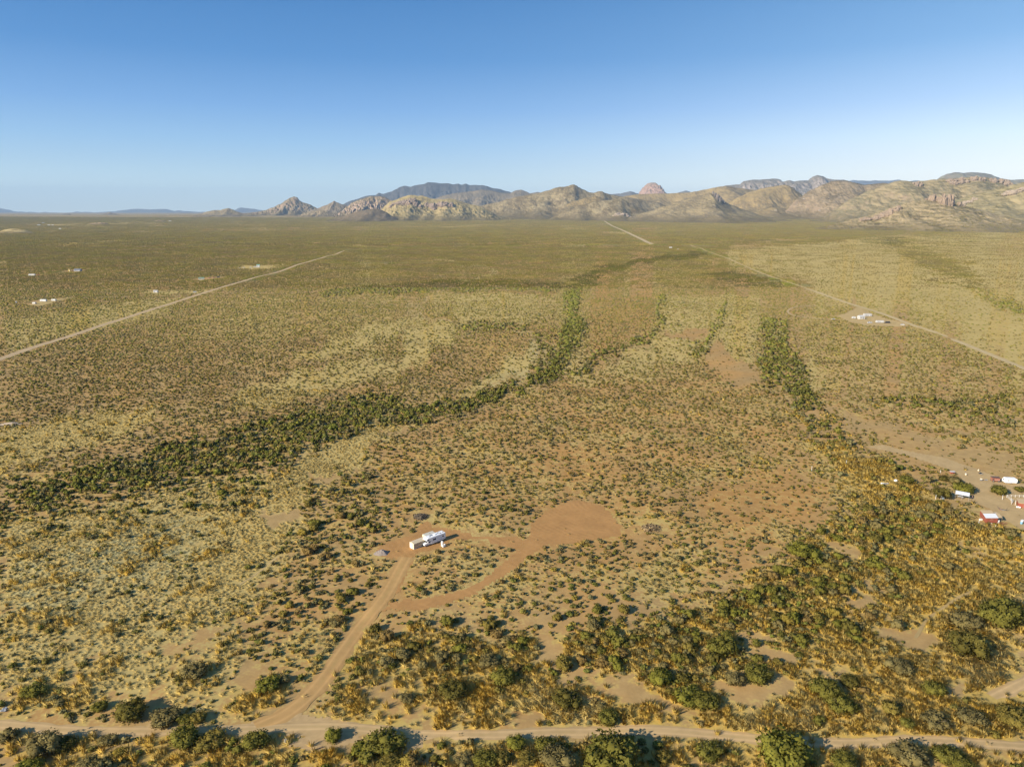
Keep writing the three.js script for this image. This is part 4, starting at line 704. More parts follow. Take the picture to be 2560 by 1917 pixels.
{
  let n = 0; const rest = [], rnd = rngOf(3);
  for (const s of live) {
    if (n < 233 && visible(s)) {
      n++;
      const names = Object.keys(TONE), tone = names.reduce((a, b) => { const f = (k) => Math.abs(TONE[k][0] - s.tone.r) + Math.abs(TONE[k][1] - s.tone.g) + Math.abs(TONE[k][2] - s.tone.b); return f(b) < f(a) ? b : a; }), k = n % 5, p = seen(s.x, 0, s.z), zone = zones.find((q) => q[0](p));
      const g = plant('shrub', [['stem', shrubStem[k % 2], barkMat], ['foliage', shrubGeo[k], leafMats[tone]]], 'shrub' + k + tone);
      g.position.set(s.x, elev(s.x, s.z) - 0.04, s.z); g.rotation.y = s.turn; g.scale.set(s.R, s.H * 0.92, s.R);
      tag(g, shrubLabel(s, shrubWords[tone]) ?? shrubWords[tone] + ' ' + zone[1], 'shrub', zone[2]);
    } else rest.push(s);
  }
  const nearBush = [0, 1, 2, 3].map((i) => leafy(prng, { H: 1 + 0.1 * i, lobes: 4 + i, leaves: 130, size: 0.19, core: 0.78, spread: 0.55 }));
  const midBush = [0, 1, 2, 3].map((i) => leafy(prng, { H: 1 + 0.1 * i, lobes: 3 + (i % 2), leaves: 36, size: 0.32, core: 0.85, spread: 0.5 }));
  const domes = [0, 1, 2].map(() => lumps(rnd, 1, [[0, 0, 1, 1, [1, 1, 1]]])), lists = [...nearBush, ...midBush, ...domes].map(() => []);
  for (const s of rest) { const far = s.size < 1 / 260 * (s.big ? 2 : 1); lists[rnd() < smooth(420, 1000, Math.hypot(s.x, s.z)) ? 8 + (rnd() * 3 | 0) : (far ? 4 : 0) + (rnd() * 4 | 0)].push([s.x, elev(s.x, s.z) - 0.05, s.z, s.turn, s.R * (far ? 1.05 : 1), s.H, s.tone]); }
  scatter('desert_scrub', 'olive and grey-green desert shrubs dotting the whole plain', lists.map((l, i) => ['scrub', i < 4 ? nearBush[i] : i < 8 ? midBush[i - 4] : domes[i - 8], l]));
}
// scrub beyond REACH: plots of many shrubs each, thinned by how dense the brush is there
{
  const rnd = rngOf(17), L = new Float32Array(7), LEVELS = 6, lists = [], singles = [[], []];
  const plot = (side, n, R0, R1, flat) => Array.from({ length: LEVELS }, (_, k) => lumps(rnd, side, Array.from({ length: Math.round(n * (k + 0.5) / LEVELS) }, () => { const R = R0 + (R1 - R0) * rnd(), v = 0.78 + 0.44 * rnd(), w = 0.1 * (rnd() - 0.5); return [(rnd() - 0.5) * side * 1.2, (rnd() - 0.5) * side * 1.2, R, R * flat * (0.9 + 0.4 * rnd()), [v * (1 + w), v, v * (1 - w)]]; })));
  const sets = [[REACH, 2600, 20, plot(20, 72, 0.6, 1.4, 0.68)], [2600, 11500, 60, plot(60, 230, 1.1, 2.4, 0.5)]];
  const single = [lumps(rnd, 1, [[0, 0, 1, 1, [1, 1, 1]]]), lumps(rnd, 1, [[0, 0, 1, 1.1, [1, 1, 1]]])];
  const kinds = [];
  for (const [za, zb, s, geos] of sets) {
    const l = geos.map(() => []);
    for (let z = -za - s / 2; z > -zb; z -= s) for (let x = -halfWidth(z) - s; x < halfWidth(z) + s; x += s) {
      const cx = x + s / 2, cz = z;
      land(cx, cz, L);
      const n = N(cx / 140, cz / 140), far = smooth(1500, 5000, -cz), dens = clamp((L[1] * (1 - 0.6 * L[6]) - 0.06 + 0.3 * N2(cx / (40 + far * 260), cz / (40 + far * 200)) + 0.16 * N(cx / 900, cz / 500) * far) * (L[2] > 0.4 ? 1.15 : 1)), t = shrubTone(L, rnd, n), big = 1 + 0.55 * L[2];
      let open = false;
      for (let a = -1; a <= 1 && !open; a++) for (let b = -1; b <= 1; b++) if (openGround(cx + a * s * 0.5, cz + b * s * 0.5) < s * 0.27) { open = true; break; }
      if (open || blocked(cx, cz, s * 0.5)) {
        const m = Math.round((s < 30 ? 72 : 230) * dens);
        for (let i = 0; i < m; i++) { const q = cx + (rnd() - 0.5) * s, w = cz + (rnd() - 0.5) * s, R = s < 30 ? 0.75 + 0.7 * rnd() : 1.3 + rnd(); if (openGround(q, w) > R * 0.8 && !blocked(q, w, R)) singles[i & 1].push([q, elev(q, w), w, rnd() * 6, R * big, R * big * (s < 30 ? 0.8 : 0.5), tint(t, rnd)]); }
        continue;
      }
      const k = Math.floor(dens * LEVELS - 0.3 + rnd() * 0.6);
      if (k < 0) continue;
      const jx = cx + (rnd() - 0.5) * s * 0.4, jz = cz + (rnd() - 0.5) * s * 0.4;
      l[Math.min(k, LEVELS - 1)].push([jx, high(jx, jz) - 0.1, jz, rnd() * 6.28, s > 30 ? 1 : 1, big, tint([0, 1, 2].map((i) => (L[2] > 0.3 ? 0.72 : 1) * lerp(L[2] > 0.3 ? lerp(TONE.olive[i], t[i], 1.8) : t[i], lerp(TONE.olive[i], n > -0.1 ? TONE.brown[i] : TONE.yellow[i], Math.min(0.8, 0.25 + 0.3 * far + Math.abs(n))), 0.6) * (0.8 + far * 0.12) + far * 0.012), rnd, 0.12)]);
    }
    geos.forEach((g, i) => kinds.push(['scrub', g, l[i]]));
  }
  kinds.push(['scrub', single[0], singles[0]], ['scrub', single[1], singles[1]]);
  scatter('distant_scrub', 'fine dark scrub covering the distant plain', kinds);
}
// brush on the nearer hillsides
{
  const rnd = rngOf(29), l = [[], []], geo = [lumps(rnd, 1, [[0, 0, 1, 1, [1, 1, 1]]]), lumps(rnd, 1, [[0, 0, 1, 1.1, [1, 1, 1]]])];
  for (const q of hills.filter((h) => h.D < 8500 && h.D > 4500 && h.x1 > 800)) for (let i = 0; i < 16000; i++) {
    const x = lerp(q.x0, q.x1, rnd()), z = lerp(q.z0, q.z1, rnd()), y = q.h(x, z);
    if (y < 3 || rnd() > 0.55 + 0.6 * N(x / 160, z / 160)) continue;
    const R = 1.6 + 2 * rnd(); l[i & 1].push([x, high(x, z) - 0.3, z, rnd() * 6, R, R, tint(rnd() < 0.5 ? TONE.olive : TONE.grey, rnd)]);
  }
  scatter('hillside_brush', 'scattered brush dotting the right-hand hills', [['brush', geo[0], l[0]], ['brush', geo[1], l[1]]]);
}
// grasses of the foreground
{
  const rnd = rngOf(41), L = new Float32Array(7), short = [[], [], []], tall = [[], [], []];
  const gs = [0, 1, 2].map(() => tuft(rnd, 26, 0.42, 0.62, 0.06)), ts = [0, 1, 2].map(() => tuft(rnd, 40, 0.85, 0.5, 0.06));
  const c = 0.95;
  for (let z = -95; z > -480; z -= c) for (let x = -halfWidth(z); x < halfWidth(z); x += c) {
    const px = x + (rnd() - 0.5) * c, pz = z + (rnd() - 0.5) * c, roll = rnd(), r2 = rnd(), r3 = rnd();
    land(px, pz, L);
    const A = L[3], cov = smooth(0.3, 0.9, L[0] * (1 - L[6]) + 0.25 * N(px / 1.5, pz / 1.5) + 0.25 * N2(px / 6, pz / 6)), isTall = r2 < A * (0.95 + 0.5 * N(px / 7, pz / 7));
    if (roll > cov * (isTall ? 0.8 : 0.7) * (pz < -330 ? 0.65 : 1)) continue;
    const off = openGround(px, pz); if ((off < 0.35 && (off > 0 || rnd() > 0.035)) || blocked(px, pz, 0.3)) continue;
    const v = 0.85 + 0.3 * rnd(), y = elev(px, pz), gold = clamp(0.55 + 0.8 * N2(px / 9, pz / 9));
    if (isTall) { const s = 0.95 + 0.85 * r3, a = [lerp(0.7, 0.68, gold), lerp(0.53, 0.46, gold), lerp(0.18, 0.1, gold)]; tall[r3 * 3 | 0].push([px, y, pz, rnd() * 6, s, s * (0.85 + 0.4 * rnd()), col(a[0] * v, a[1] * v, a[2] * v), (rnd() - 0.5) * 0.25, (rnd() - 0.5) * 0.25]); }
    else { const pale = L[0] > 0.93 && L[1] < 0.2 && A < 0.4 && A > 0.12, s = (pale ? 1.7 : 0.75) + 0.6 * r3, h = L[4] * clamp(0.5 + 0.7 * N2(px / 6, pz / 6)), a = [lerp(0.6, 0.5, h), lerp(0.455, 0.45, h), lerp(0.17, 0.24, h)]; short[r3 * 3 | 0].push([px, y, pz, rnd() * 6, s, s * (0.7 + 0.5 * rnd()) * (pale ? 1.5 : 1), col(a[0] * v, a[1] * v, a[2] * v)]); }
  }
  scatter('straw_grass', 'short dry straw grass between the shrubs', short.map((l, i) => ['grass', gs[i], l]));
  scatter('amber_grass', 'tall amber grass along the foreground road and at lower right', tall.map((l, i) => ['grass', ts[i], l]));
}
// ---------------------------------------------------------------- things people put there
const M = {
  white: mat(0.8, 0.8, 0.79, 0.45), chalk: mat(0.76, 0.75, 0.72, 0.8), cream: mat(0.66, 0.56, 0.4, 0.7), tan: mat(0.5, 0.39, 0.25, 0.8), beigeRoof: mat(0.56, 0.46, 0.31, 0.7),
  red: mat(0.3, 0.08, 0.045, 0.85), rust: mat(0.3, 0.12, 0.08, 0.9), grey: mat(0.3, 0.3, 0.3, 0.7), pale: mat(0.55, 0.56, 0.57, 0.6), dark: mat(0.04, 0.04, 0.045, 0.6), glass: new THREE.MeshPhysicalMaterial({ color: col(0.025, 0.03, 0.04), roughness: 0.12 }),
  tyre: mat(0.025, 0.025, 0.025, 0.95), rim: mat(0.45, 0.45, 0.45, 0.4, { metalness: 0.6 }), steel: mat(0.5, 0.5, 0.5, 0.45, { metalness: 0.5 }), blue: mat(0.2, 0.42, 0.6, 0.5), teal: mat(0.16, 0.4, 0.36, 0.7), slate: mat(0.16, 0.18, 0.22, 0.7), wood: mat(0.25, 0.18, 0.11, 0.95), ply: mat(0.52, 0.38, 0.21, 0.9), gravel: mat(0.25, 0.205, 0.175, 1), twig: mat(0.17, 0.125, 0.09, 1), greyTwig: mat(0.3, 0.23, 0.14, 1), yellow: mat(0.55, 0.42, 0.1, 0.6), pink: mat(0.55, 0.3, 0.25, 0.8), green: mat(0.2, 0.27, 0.2, 0.7), stripe: mat(0.25, 0.3, 0.38, 0.5), dirt: mat(0.42, 0.32, 0.22, 1) };
M.dull = mat(0.52, 0.51, 0.49, 0.6);
const box = (w, h, d, x = 0, y = 0, z = 0) => new THREE.BoxGeometry(w, h, d).translate(x, y + h / 2, z);
const extrude = (pts, w, bevel = 0.05) => { const s = new THREE.Shape(pts.map(([x, y]) => new THREE.Vector2(x, y))); return new THREE.ExtrudeGeometry(s, { depth: w - 2 * bevel, bevelEnabled: bevel > 0, bevelSize: bevel, bevelThickness: bevel, bevelOffset: -bevel, bevelSegments: 2 }).translate(0, 0, -w / 2 + bevel); };
const bar = (a, b, r, n = 6) => { const A = new THREE.Vector3(...a), B = new THREE.Vector3(...b), d = B.clone().sub(A), g = new THREE.CylinderGeometry(r, r, d.length(), n); g.applyQuaternion(new THREE.Quaternion().setFromUnitVectors(new THREE.Vector3(0, 1, 0), d.normalize())); return g.translate((A.x + B.x) / 2, (A.y + B.y) / 2, (A.z + B.z) / 2); };
const merged = (...g) => mergeGeometries(g.map((q) => (q.index ? q.toNonIndexed() : q)));
function wheel(g, x, z, r = 0.36, w = 0.24) {
  const t = mesh('wheel', new THREE.TorusGeometry(r * 0.72, r * 0.28, 8, 18).scale(1, 1, w / (r * 0.5)), M.tyre, g); t.position.set(x, r, z);
  mesh('rim', new THREE.CylinderGeometry(r * 0.55, r * 0.5, w * 0.8, 12).rotateX(Math.PI / 2), M.rim, t);
}
// heading of a line drawn on the ground between two points of the photograph: its turn about y for a thing whose length runs along x
const turnOf = (a, b) => Math.atan2(-(b[1] - a[1]), b[0] - a[0]);

// --- the motorhome and its neighbours on the graded pad
{
  const a = spot(1066, 1368), b = spot(1112, 1351), t = turnOf(a, b), len = 8.8, W = 2.45, nx = Math.sin(t), nz = Math.cos(t); // (nx,nz): across, towards the camera
  const g = thing('motorhome', 'white motorhome with overcab, parked on the red-brown pad', 'motorhome', a[0] - nx * W / 2, a[1] - nz * W / 2, t);
  mesh('body', extrude([[1.15, 1.98], [0.45, 2.1], [0.12, 2.42], [0.3, 2.95], [1.0, 3.15], [len - 0.1, 3.15], [len, 3.02], [len, 0.85], [len - 1.2, 0.62], [2.35, 0.5], [2.35, 1.98]], W, 0.07), M.white, g);
  mesh('cab', extrude([[-0.55, 0.5], [-0.68, 0.72], [-0.6, 1.18], [0.3, 1.36], [0.98, 1.96], [2.34, 1.96], [2.34, 0.5]], 2.05, 0.07), M.white, g);
  mesh('windshield', extrude([[0.36, 1.42], [0.42, 1.38], [1.0, 1.9], [0.94, 1.94]], 1.8, 0.005), M.glass, g);
  mesh('bumper', box(0.16, 0.25, 2.1, -0.68, 0.42, 0), M.dark, g);
  for (const s of [-1, 1]) {
    mesh('headlight', box(0.06, 0.16, 0.3, -0.66, 0.82, s * 0.75), M.pale, g);
    mesh('mirror', box(0.12, 0.4, 0.22, 0.75, 1.35, s * 1.3), M.white, g);
    mesh('cab_window', box(0.95, 0.5, 0.02, 1.55, 1.35, s * 1.035), M.glass, g);
    mesh('window', box(1.5, 0.62, 0.03, 3.6, 1.72, s * (W / 2 + 0.005)), M.glass, g);
    mesh('window', box(0.7, 0.5, 0.03, 7.6, 1.85, s * (W / 2 + 0.005)), M.glass, g);
    mesh('overcab_window', box(0.7, 0.35, 0.03, 1.0, 2.42, s * (W / 2 + 0.005)), M.glass, g);
    mesh('stripe', box(len - 2.8, 0.14, 0.012, len / 2 + 1.15, 1.15, s * (W / 2 + 0.004)), M.stripe, g);
    wheel(g, 0.35, s * 0.95, 0.38); wheel(g, 5.7, s * 1.0, 0.38, 0.34);
  }
  mesh('door', box(0.72, 1.7, 0.03, 5.25, 0.72, W / 2 + 0.006), M.chalk, g);
  mesh('air_conditioner', extrude([[4.2, 3.15], [4.32, 3.42], [5.1, 3.42], [5.25, 3.15]], 0.75, 0.03), M.white, g);
  for (const [x, z] of [[2.2, 0.3], [6.3, -0.35], [6.9, 0.4], [8.1, 0.2]]) mesh('roof_vent', box(0.42, 0.14, 0.42, x, 3.15, z), x > 6 && x < 8 ? M.dark : M.grey, g);
  mesh('solar_panel', box(1.3, 0.05, 0.62, 3.25, 3.17, -0.45), M.slate, g);
  mesh('roof_rail', merged(bar([len - 1.9, 3.4, -W / 2 + 0.12], [len - 0.1, 3.4, -W / 2 + 0.12], 0.025), bar([len - 1.9, 3.12, -W / 2 + 0.12], [len - 1.9, 3.4, -W / 2 + 0.12], 0.025), bar([len - 0.1, 3.12, -W / 2 + 0.12], [len - 0.1, 3.4, -W / 2 + 0.12], 0.025)), M.steel, g);
  mesh('ladder', merged(...[-0.2, 0.2].map((z) => bar([len + 0.09, 0.9, z - 0.6], [len + 0.09, 3.3, z - 0.6], 0.02)), ...[1.2, 1.6, 2, 2.4, 2.8].map((y) => bar([len + 0.09, y, -0.8], [len + 0.09, y, -0.4], 0.018))), M.steel, g);
}
{
  const a = spot(1034.6, 1374), b = spot(1060, 1364), t = turnOf(a, b), L = 6, W = 2.5, nx = Math.sin(t), nz = Math.cos(t);
  const g = thing('storage_shed', 'beige metal storage shed in front of the motorhome', 'shed', a[0] - nx * W / 2, a[1] - nz * W / 2, t);
  mesh('wall', extrude([[-W / 2, 0], [-W / 2, 2.15], [0, 2.5], [W / 2, 2.15], [W / 2, 0]], L, 0.01).rotateY(Math.PI / 2).translate(L / 2, 0, 0), M.tan, g);
  mesh('end_wall', extrude([[-W / 2 + 0.03, 0.04], [-W / 2 + 0.03, 2.1], [0, 2.44], [W / 2 - 0.03, 2.1], [W / 2 - 0.03, 0.04]], 0.03, 0.005).rotateY(Math.PI / 2).translate(-0.01, 0, 0), M.cream, g);
  for (let i = 0; i < 3; i++) for (const s of [-1, 1]) { const p = mesh('roof_panel', box(L / 3 - 0.02, 0.05, 1.4), M.beigeRoof, g); p.position.set((i + 0.5) * L / 3 - 0.03, 2.31, s * 0.66); p.rotation.x = s * 0.272; }
  mesh('door', box(0.04, 1.9, 1.1, -0.05, 0.05, -0.2), M.chalk, g);
  for (const z of [-W / 2, W / 2]) mesh('corner_trim', box(0.09, 2.16, 0.09, -0.02, 0, z), M.chalk, g);
  mesh('base_trim', box(L, 0.12, 0.05, L / 2, 0.01, W / 2 + 0.02), M.chalk, g);
}
{
  const a = spot(1060, 1351), t = turnOf(spot(1066, 1368), spot(1112, 1351)), g = thing('cargo_trailer', 'low cream cargo trailer on the far side of the motorhome', 'trailer', a[0], a[1], t);
  mesh('body', extrude([[-0.1, 0.4], [-0.1, 2.0], [0.05, 2.15], [4.5, 2.15], [4.6, 2.0], [4.6, 0.4]], 2.1, 0.05), M.cream, g);
  mesh('roof', box(4.4, 0.05, 1.95, 2.25, 2.14, 0), mat(0.5, 0.48, 0.4, 0.8), g);
  mesh('roof_vent', box(0.35, 0.12, 0.35, 2.4, 2.18, 0.2), M.grey, g);
  for (const s of [-1, 1]) wheel(g, 2.6, s * 1.08, 0.33, 0.2);
  mesh('hitch', merged(bar([-0.1, 0.45, -0.6], [-1.1, 0.45, 0], 0.05), bar([-0.1, 0.45, 0.6], [-1.1, 0.45, 0], 0.05)), M.dark, g);
}
{
  const lathe = (p, n = 20) => new THREE.LatheGeometry(p.map(([r, y]) => new THREE.Vector2(r, y)), n);
  const put = (px, py, name, label, cat) => { const [x, z] = spot(px, py); return thing(name, label, cat, x, z); };
  let g = put(1105.5, 1365, 'water_tank', 'tall white upright tank behind the motorhome rear corner', 'tank');
  mesh('tank', lathe([[0, 0], [0.42, 0], [0.45, 0.05], [0.45, 1.75], [0.38, 1.9], [0, 1.97]]), M.chalk, g); mesh('cap', lathe([[0, 1.96], [0.14, 1.96], [0.14, 2.06], [0, 2.06]]), M.white, g);
  g = put(1111.5, 1366.5, 'water_tank', 'short white drum right of the tall white tank', 'drum');
  mesh('drum', lathe([[0, 0], [0.3, 0], [0.33, 0.04], [0.33, 0.95], [0.28, 1.03], [0, 1.05]]), M.chalk, g); mesh('cap', lathe([[0, 1.05], [0.1, 1.05], [0.1, 1.12], [0, 1.12]]), M.white, g);
  g = put(1107.5, 1368.5, 'gas_bottle', 'squat white gas bottle in front of the tall white tank', 'gas bottle');
  mesh('bottle', lathe([[0, 0.05], [0.2, 0.05], [0.25, 0.15], [0.25, 0.75], [0.15, 0.92], [0, 0.95]]), M.white, g); mesh('collar', lathe([[0.13, 0.9], [0.15, 0.9], [0.15, 1.1], [0.13, 1.1]]), M.steel, g);
  // heap of grey gravel
  const [gx, gz] = spot(953, 1383), cone = new THREE.CircleGeometry(1, 1), P = [], I = [], R = 26, S = 40;
  cone.dispose();
  for (let i = 0; i <= R; i++) for (let k = 0; k <= S; k++) { const r = i / R, a = k / S * 6.2832, q = 1 + 0.14 * N(Math.cos(a) * 1.2, Math.sin(a) * 1.2), x = Math.cos(a) * r * 2.9 * q, z = Math.sin(a) * r * 2.3 * q, top = 1.75 * Math.pow(Math.max(0, 1 - r), 1.02) - 0.25 * Math.exp(-r * 9); P.push(x + 0.35 * (1 - r), top * (1 + 0.1 * N(x * 1.4, z * 1.4)) + 0.05 * N(x * 6, z * 6) - 0.05, z); }
  for (let i = 0; i < R; i++) for (let k = 0; k < S; k++) { const o = i * (S + 1) + k; I.push(o, o + 1, o + S + 1, o + 1, o + S + 2, o + S + 1); }
  const pg = new THREE.BufferGeometry(); pg.setAttribute('position', new THREE.Float32BufferAttribute(P, 3)); pg.setIndex(I); pg.computeVertexNormals();
  const pile = mesh('gravel_pile', pg, new THREE.MeshStandardMaterial({ color: M.gravel.color, roughness: 1, side: THREE.DoubleSide })); pile.position.set(gx, elev(gx, gz), gz);
  tag(pile, 'pointed grey heap of gravel at the left of the pad', 'gravel pile');
  // pale mound at the left edge
  const mound = mesh('dirt_mound', pg, new THREE.MeshStandardMaterial({ color: M.dirt.color, roughness: 1, side: THREE.DoubleSide })), [mx, mz] = spot(24, 1060); mound.position.set(mx, elev(mx, mz), mz); mound.scale.set(2.3, 0.75, 1.8);
  tag(mound, 'pale rubble mound beside yellow grass at the left edge', 'mound');
}
function brushPile(label, px, py, w, h, m, seed) {
  const rnd = rngOf(seed), gs = [], [x, z] = spot(px, py);
  for (let i = 0; i < 150; i++) { const a = rnd() * 6.28, r = Math.sqrt(rnd()) * w * 0.5, y = h * (1 - (r / (w * 0.5)) ** 2) * rnd(), l = 0.7 + 1.2 * rnd(), b = rnd() * 6.28, c = Math.cos(a) * r, s = Math.sin(a) * r; gs.push(bar([c - Math.cos(b) * l / 2, y, s - Math.sin(b) * l / 2], [c + Math.cos(b) * l / 2, y + (rnd() - 0.2) * 0.7, s + Math.sin(b) * l / 2], 0.03 + 0.06 * rnd(), 4)); }
  const k = thing('brush_pile', label, 'brush pile', x, z);
  mesh('branch_heap', mergeGeometries(gs), m, k).userData.kind = 'stuff';
  mesh('twig_mass', leafy(rnd, { H: h / w * 1.4, lobes: 7, leaves: 260, size: 0.12, core: 0.8 }).scale(w * 0.5, w * 0.5, w * 0.4), new THREE.MeshStandardMaterial({ color: m.color, vertexColors: true, roughness: 1, side: THREE.DoubleSide }), k);
}
brushPile('dark heap of cleared branches at the top of the pad', 1052, 1293, 6, 1.3, mat(0.14, 0.11, 0.075, 1), 61);
brushPile('brownish heap of cleared brush right of the graded clearing', 1628, 1322, 8, 1.6, mat(0.26, 0.185, 0.095, 1), 62);

// --- builders for the sheds, trailers and cars of the homesteads
function travelTrailer(label, px, py, len, turn, o = {}) {
  const [x, z] = spot(px, py), g = thing(o.name ?? 'travel_trailer', label, o.category ?? 'trailer', x, z, turn), h = o.h ?? 2.55, W = o.w ?? 2.3, m = o.m ?? (py < 1000 ? M.dull : M.white), a = -len / 2, b = len / 2;
  mesh('body', extrude([[a + 0.05, 0.75], [a, 1.3], [a + 0.35, h - 0.25], [a + 0.8, h], [b - 0.6, h], [b - 0.1, h - 0.35], [b, 1.2], [b - 0.4, 0.5], [a + 0.5, 0.5]], W, 0.1), m, g);
  for (const s of [-1, 1]) {
    mesh('window', box(len * 0.14, 0.3, 0.03, a + len * 0.3, 1.55, s * (W / 2 + 0.005)), M.glass, g);
    mesh('window', box(len * 0.08, 0.22, 0.03, b - len * 0.3, 1.6, s * (W / 2 + 0.005)), M.glass, g);
    wheel(g, len * 0.03, s * (W / 2 - 0.08), 0.34, 0.22);
    if (o.stripe) mesh('stripe', box(len * 0.8, 0.12, 0.012, 0, 1.1, s * (W / 2 + 0.004)), o.stripe, g);
  }
  mesh('door', box(0.65, 1.6, 0.03, len * 0.2, 0.62, W / 2 + 0.006), M.chalk, g);
  mesh('front_window', box(0.03, 0.45, W * 0.6, a + 0.17, 1.62, 0).translate(-0.02, 0, 0), M.glass, g);
  mesh('roof_vent', box(0.4, 0.14, 0.4, len * 0.05, h, 0.1), M.pale, g);
  mesh('hitch', merged(bar([a + 0.1, 0.6, -0.5], [a - 0.9, 0.5, 0], 0.05), bar([a + 0.1, 0.6, 0.5], [a - 0.9, 0.5, 0], 0.05)), M.dark, g);
  return g;
}
function shed(label, px, py, w, d, h, turn, wall, roof, o = {}) {
  const [x, z] = spot(px, py), g = thing(o.name ?? 'shed', label, o.category ?? 'shed', x, z, turn), r = o.rise ?? w * 0.16;
  mesh('wall', extrude([[-d / 2, 0], [-d / 2, h], [0, h + r], [d / 2, h], [d / 2, 0]], w, 0.01).rotateY(Math.PI / 2), wall, g);
  for (const s of [-1, 1]) { const q = Math.hypot(d / 2, r) + 0.25, p = mesh('roof', box(w + 0.4, 0.08, q), roof, g); p.position.set(0, h + r / 2 - 0.02, s * d / 4 * 1.08); p.rotation.x = s * Math.atan2(r, d / 2); }
  mesh('door', box(0.9, Math.min(2, h * 0.8), 0.04, w * 0.2, 0.02, d / 2 + 0.015), o.door ?? M.chalk, g);
  mesh('window', box(0.9, 0.7, 0.04, -w * 0.22, h * 0.45, d / 2 + 0.015), M.glass, g);
  mesh('window', box(0.04, 0.7, 0.8, -w / 2 - 0.015, h * 0.45, 0), M.glass, g);
  return g;
}
function car(label, px, py, turn, m, kind = 'car', group) {
  const [x, z] = spot(px, py), g = thing(kind === 'pickup' ? 'pickup_truck' : kind === 'van' ? 'van' : 'parked_car', label, kind === 'pickup' ? 'pickup truck' : kind, x, z, turn, group);
  const P = { car: [[-2.1, 0.35], [-2.15, 0.85], [-1.1, 0.98], [-0.45, 1.45], [0.95, 1.45], [1.6, 0.98], [2.15, 0.92], [2.15, 0.35]], pickup: [[-2.6, 0.45], [-2.65, 1.0], [-1.4, 1.12], [-0.9, 1.75], [0.5, 1.75], [0.65, 1.12], [2.6, 1.1], [2.6, 0.45]], van: [[-2.5, 0.4], [-2.55, 1.1], [-1.9, 1.3], [-1.3, 2.1], [2.45, 2.15], [2.55, 1.9], [2.55, 0.4]] }[kind];
  mesh('body', extrude(P, 1.8, 0.06), m, g);
  const y = kind === 'van' ? 1.45 : kind === 'pickup' ? 1.2 : 1.02;
  for (const s of [-1, 1]) { mesh('window', box(kind === 'van' ? 3.2 : 1.2, 0.38, 0.03, kind === 'van' ? 0.4 : 0.1, y, s * 0.9), M.glass, g); wheel(g, -1.45, s * 0.82, 0.34, 0.22); wheel(g, 1.45, s * 0.82, 0.34, 0.22); }
  const q = P[3], p = P[2]; mesh('windshield', extrude([[p[0] + 0.08, p[1] + 0.06], [p[0] + 0.02, p[1] + 0.08], [q[0] - 0.06, q[1] - 0.04], [q[0], q[1] - 0.06]], 1.5, 0.004), M.glass, g);
  return g;
}
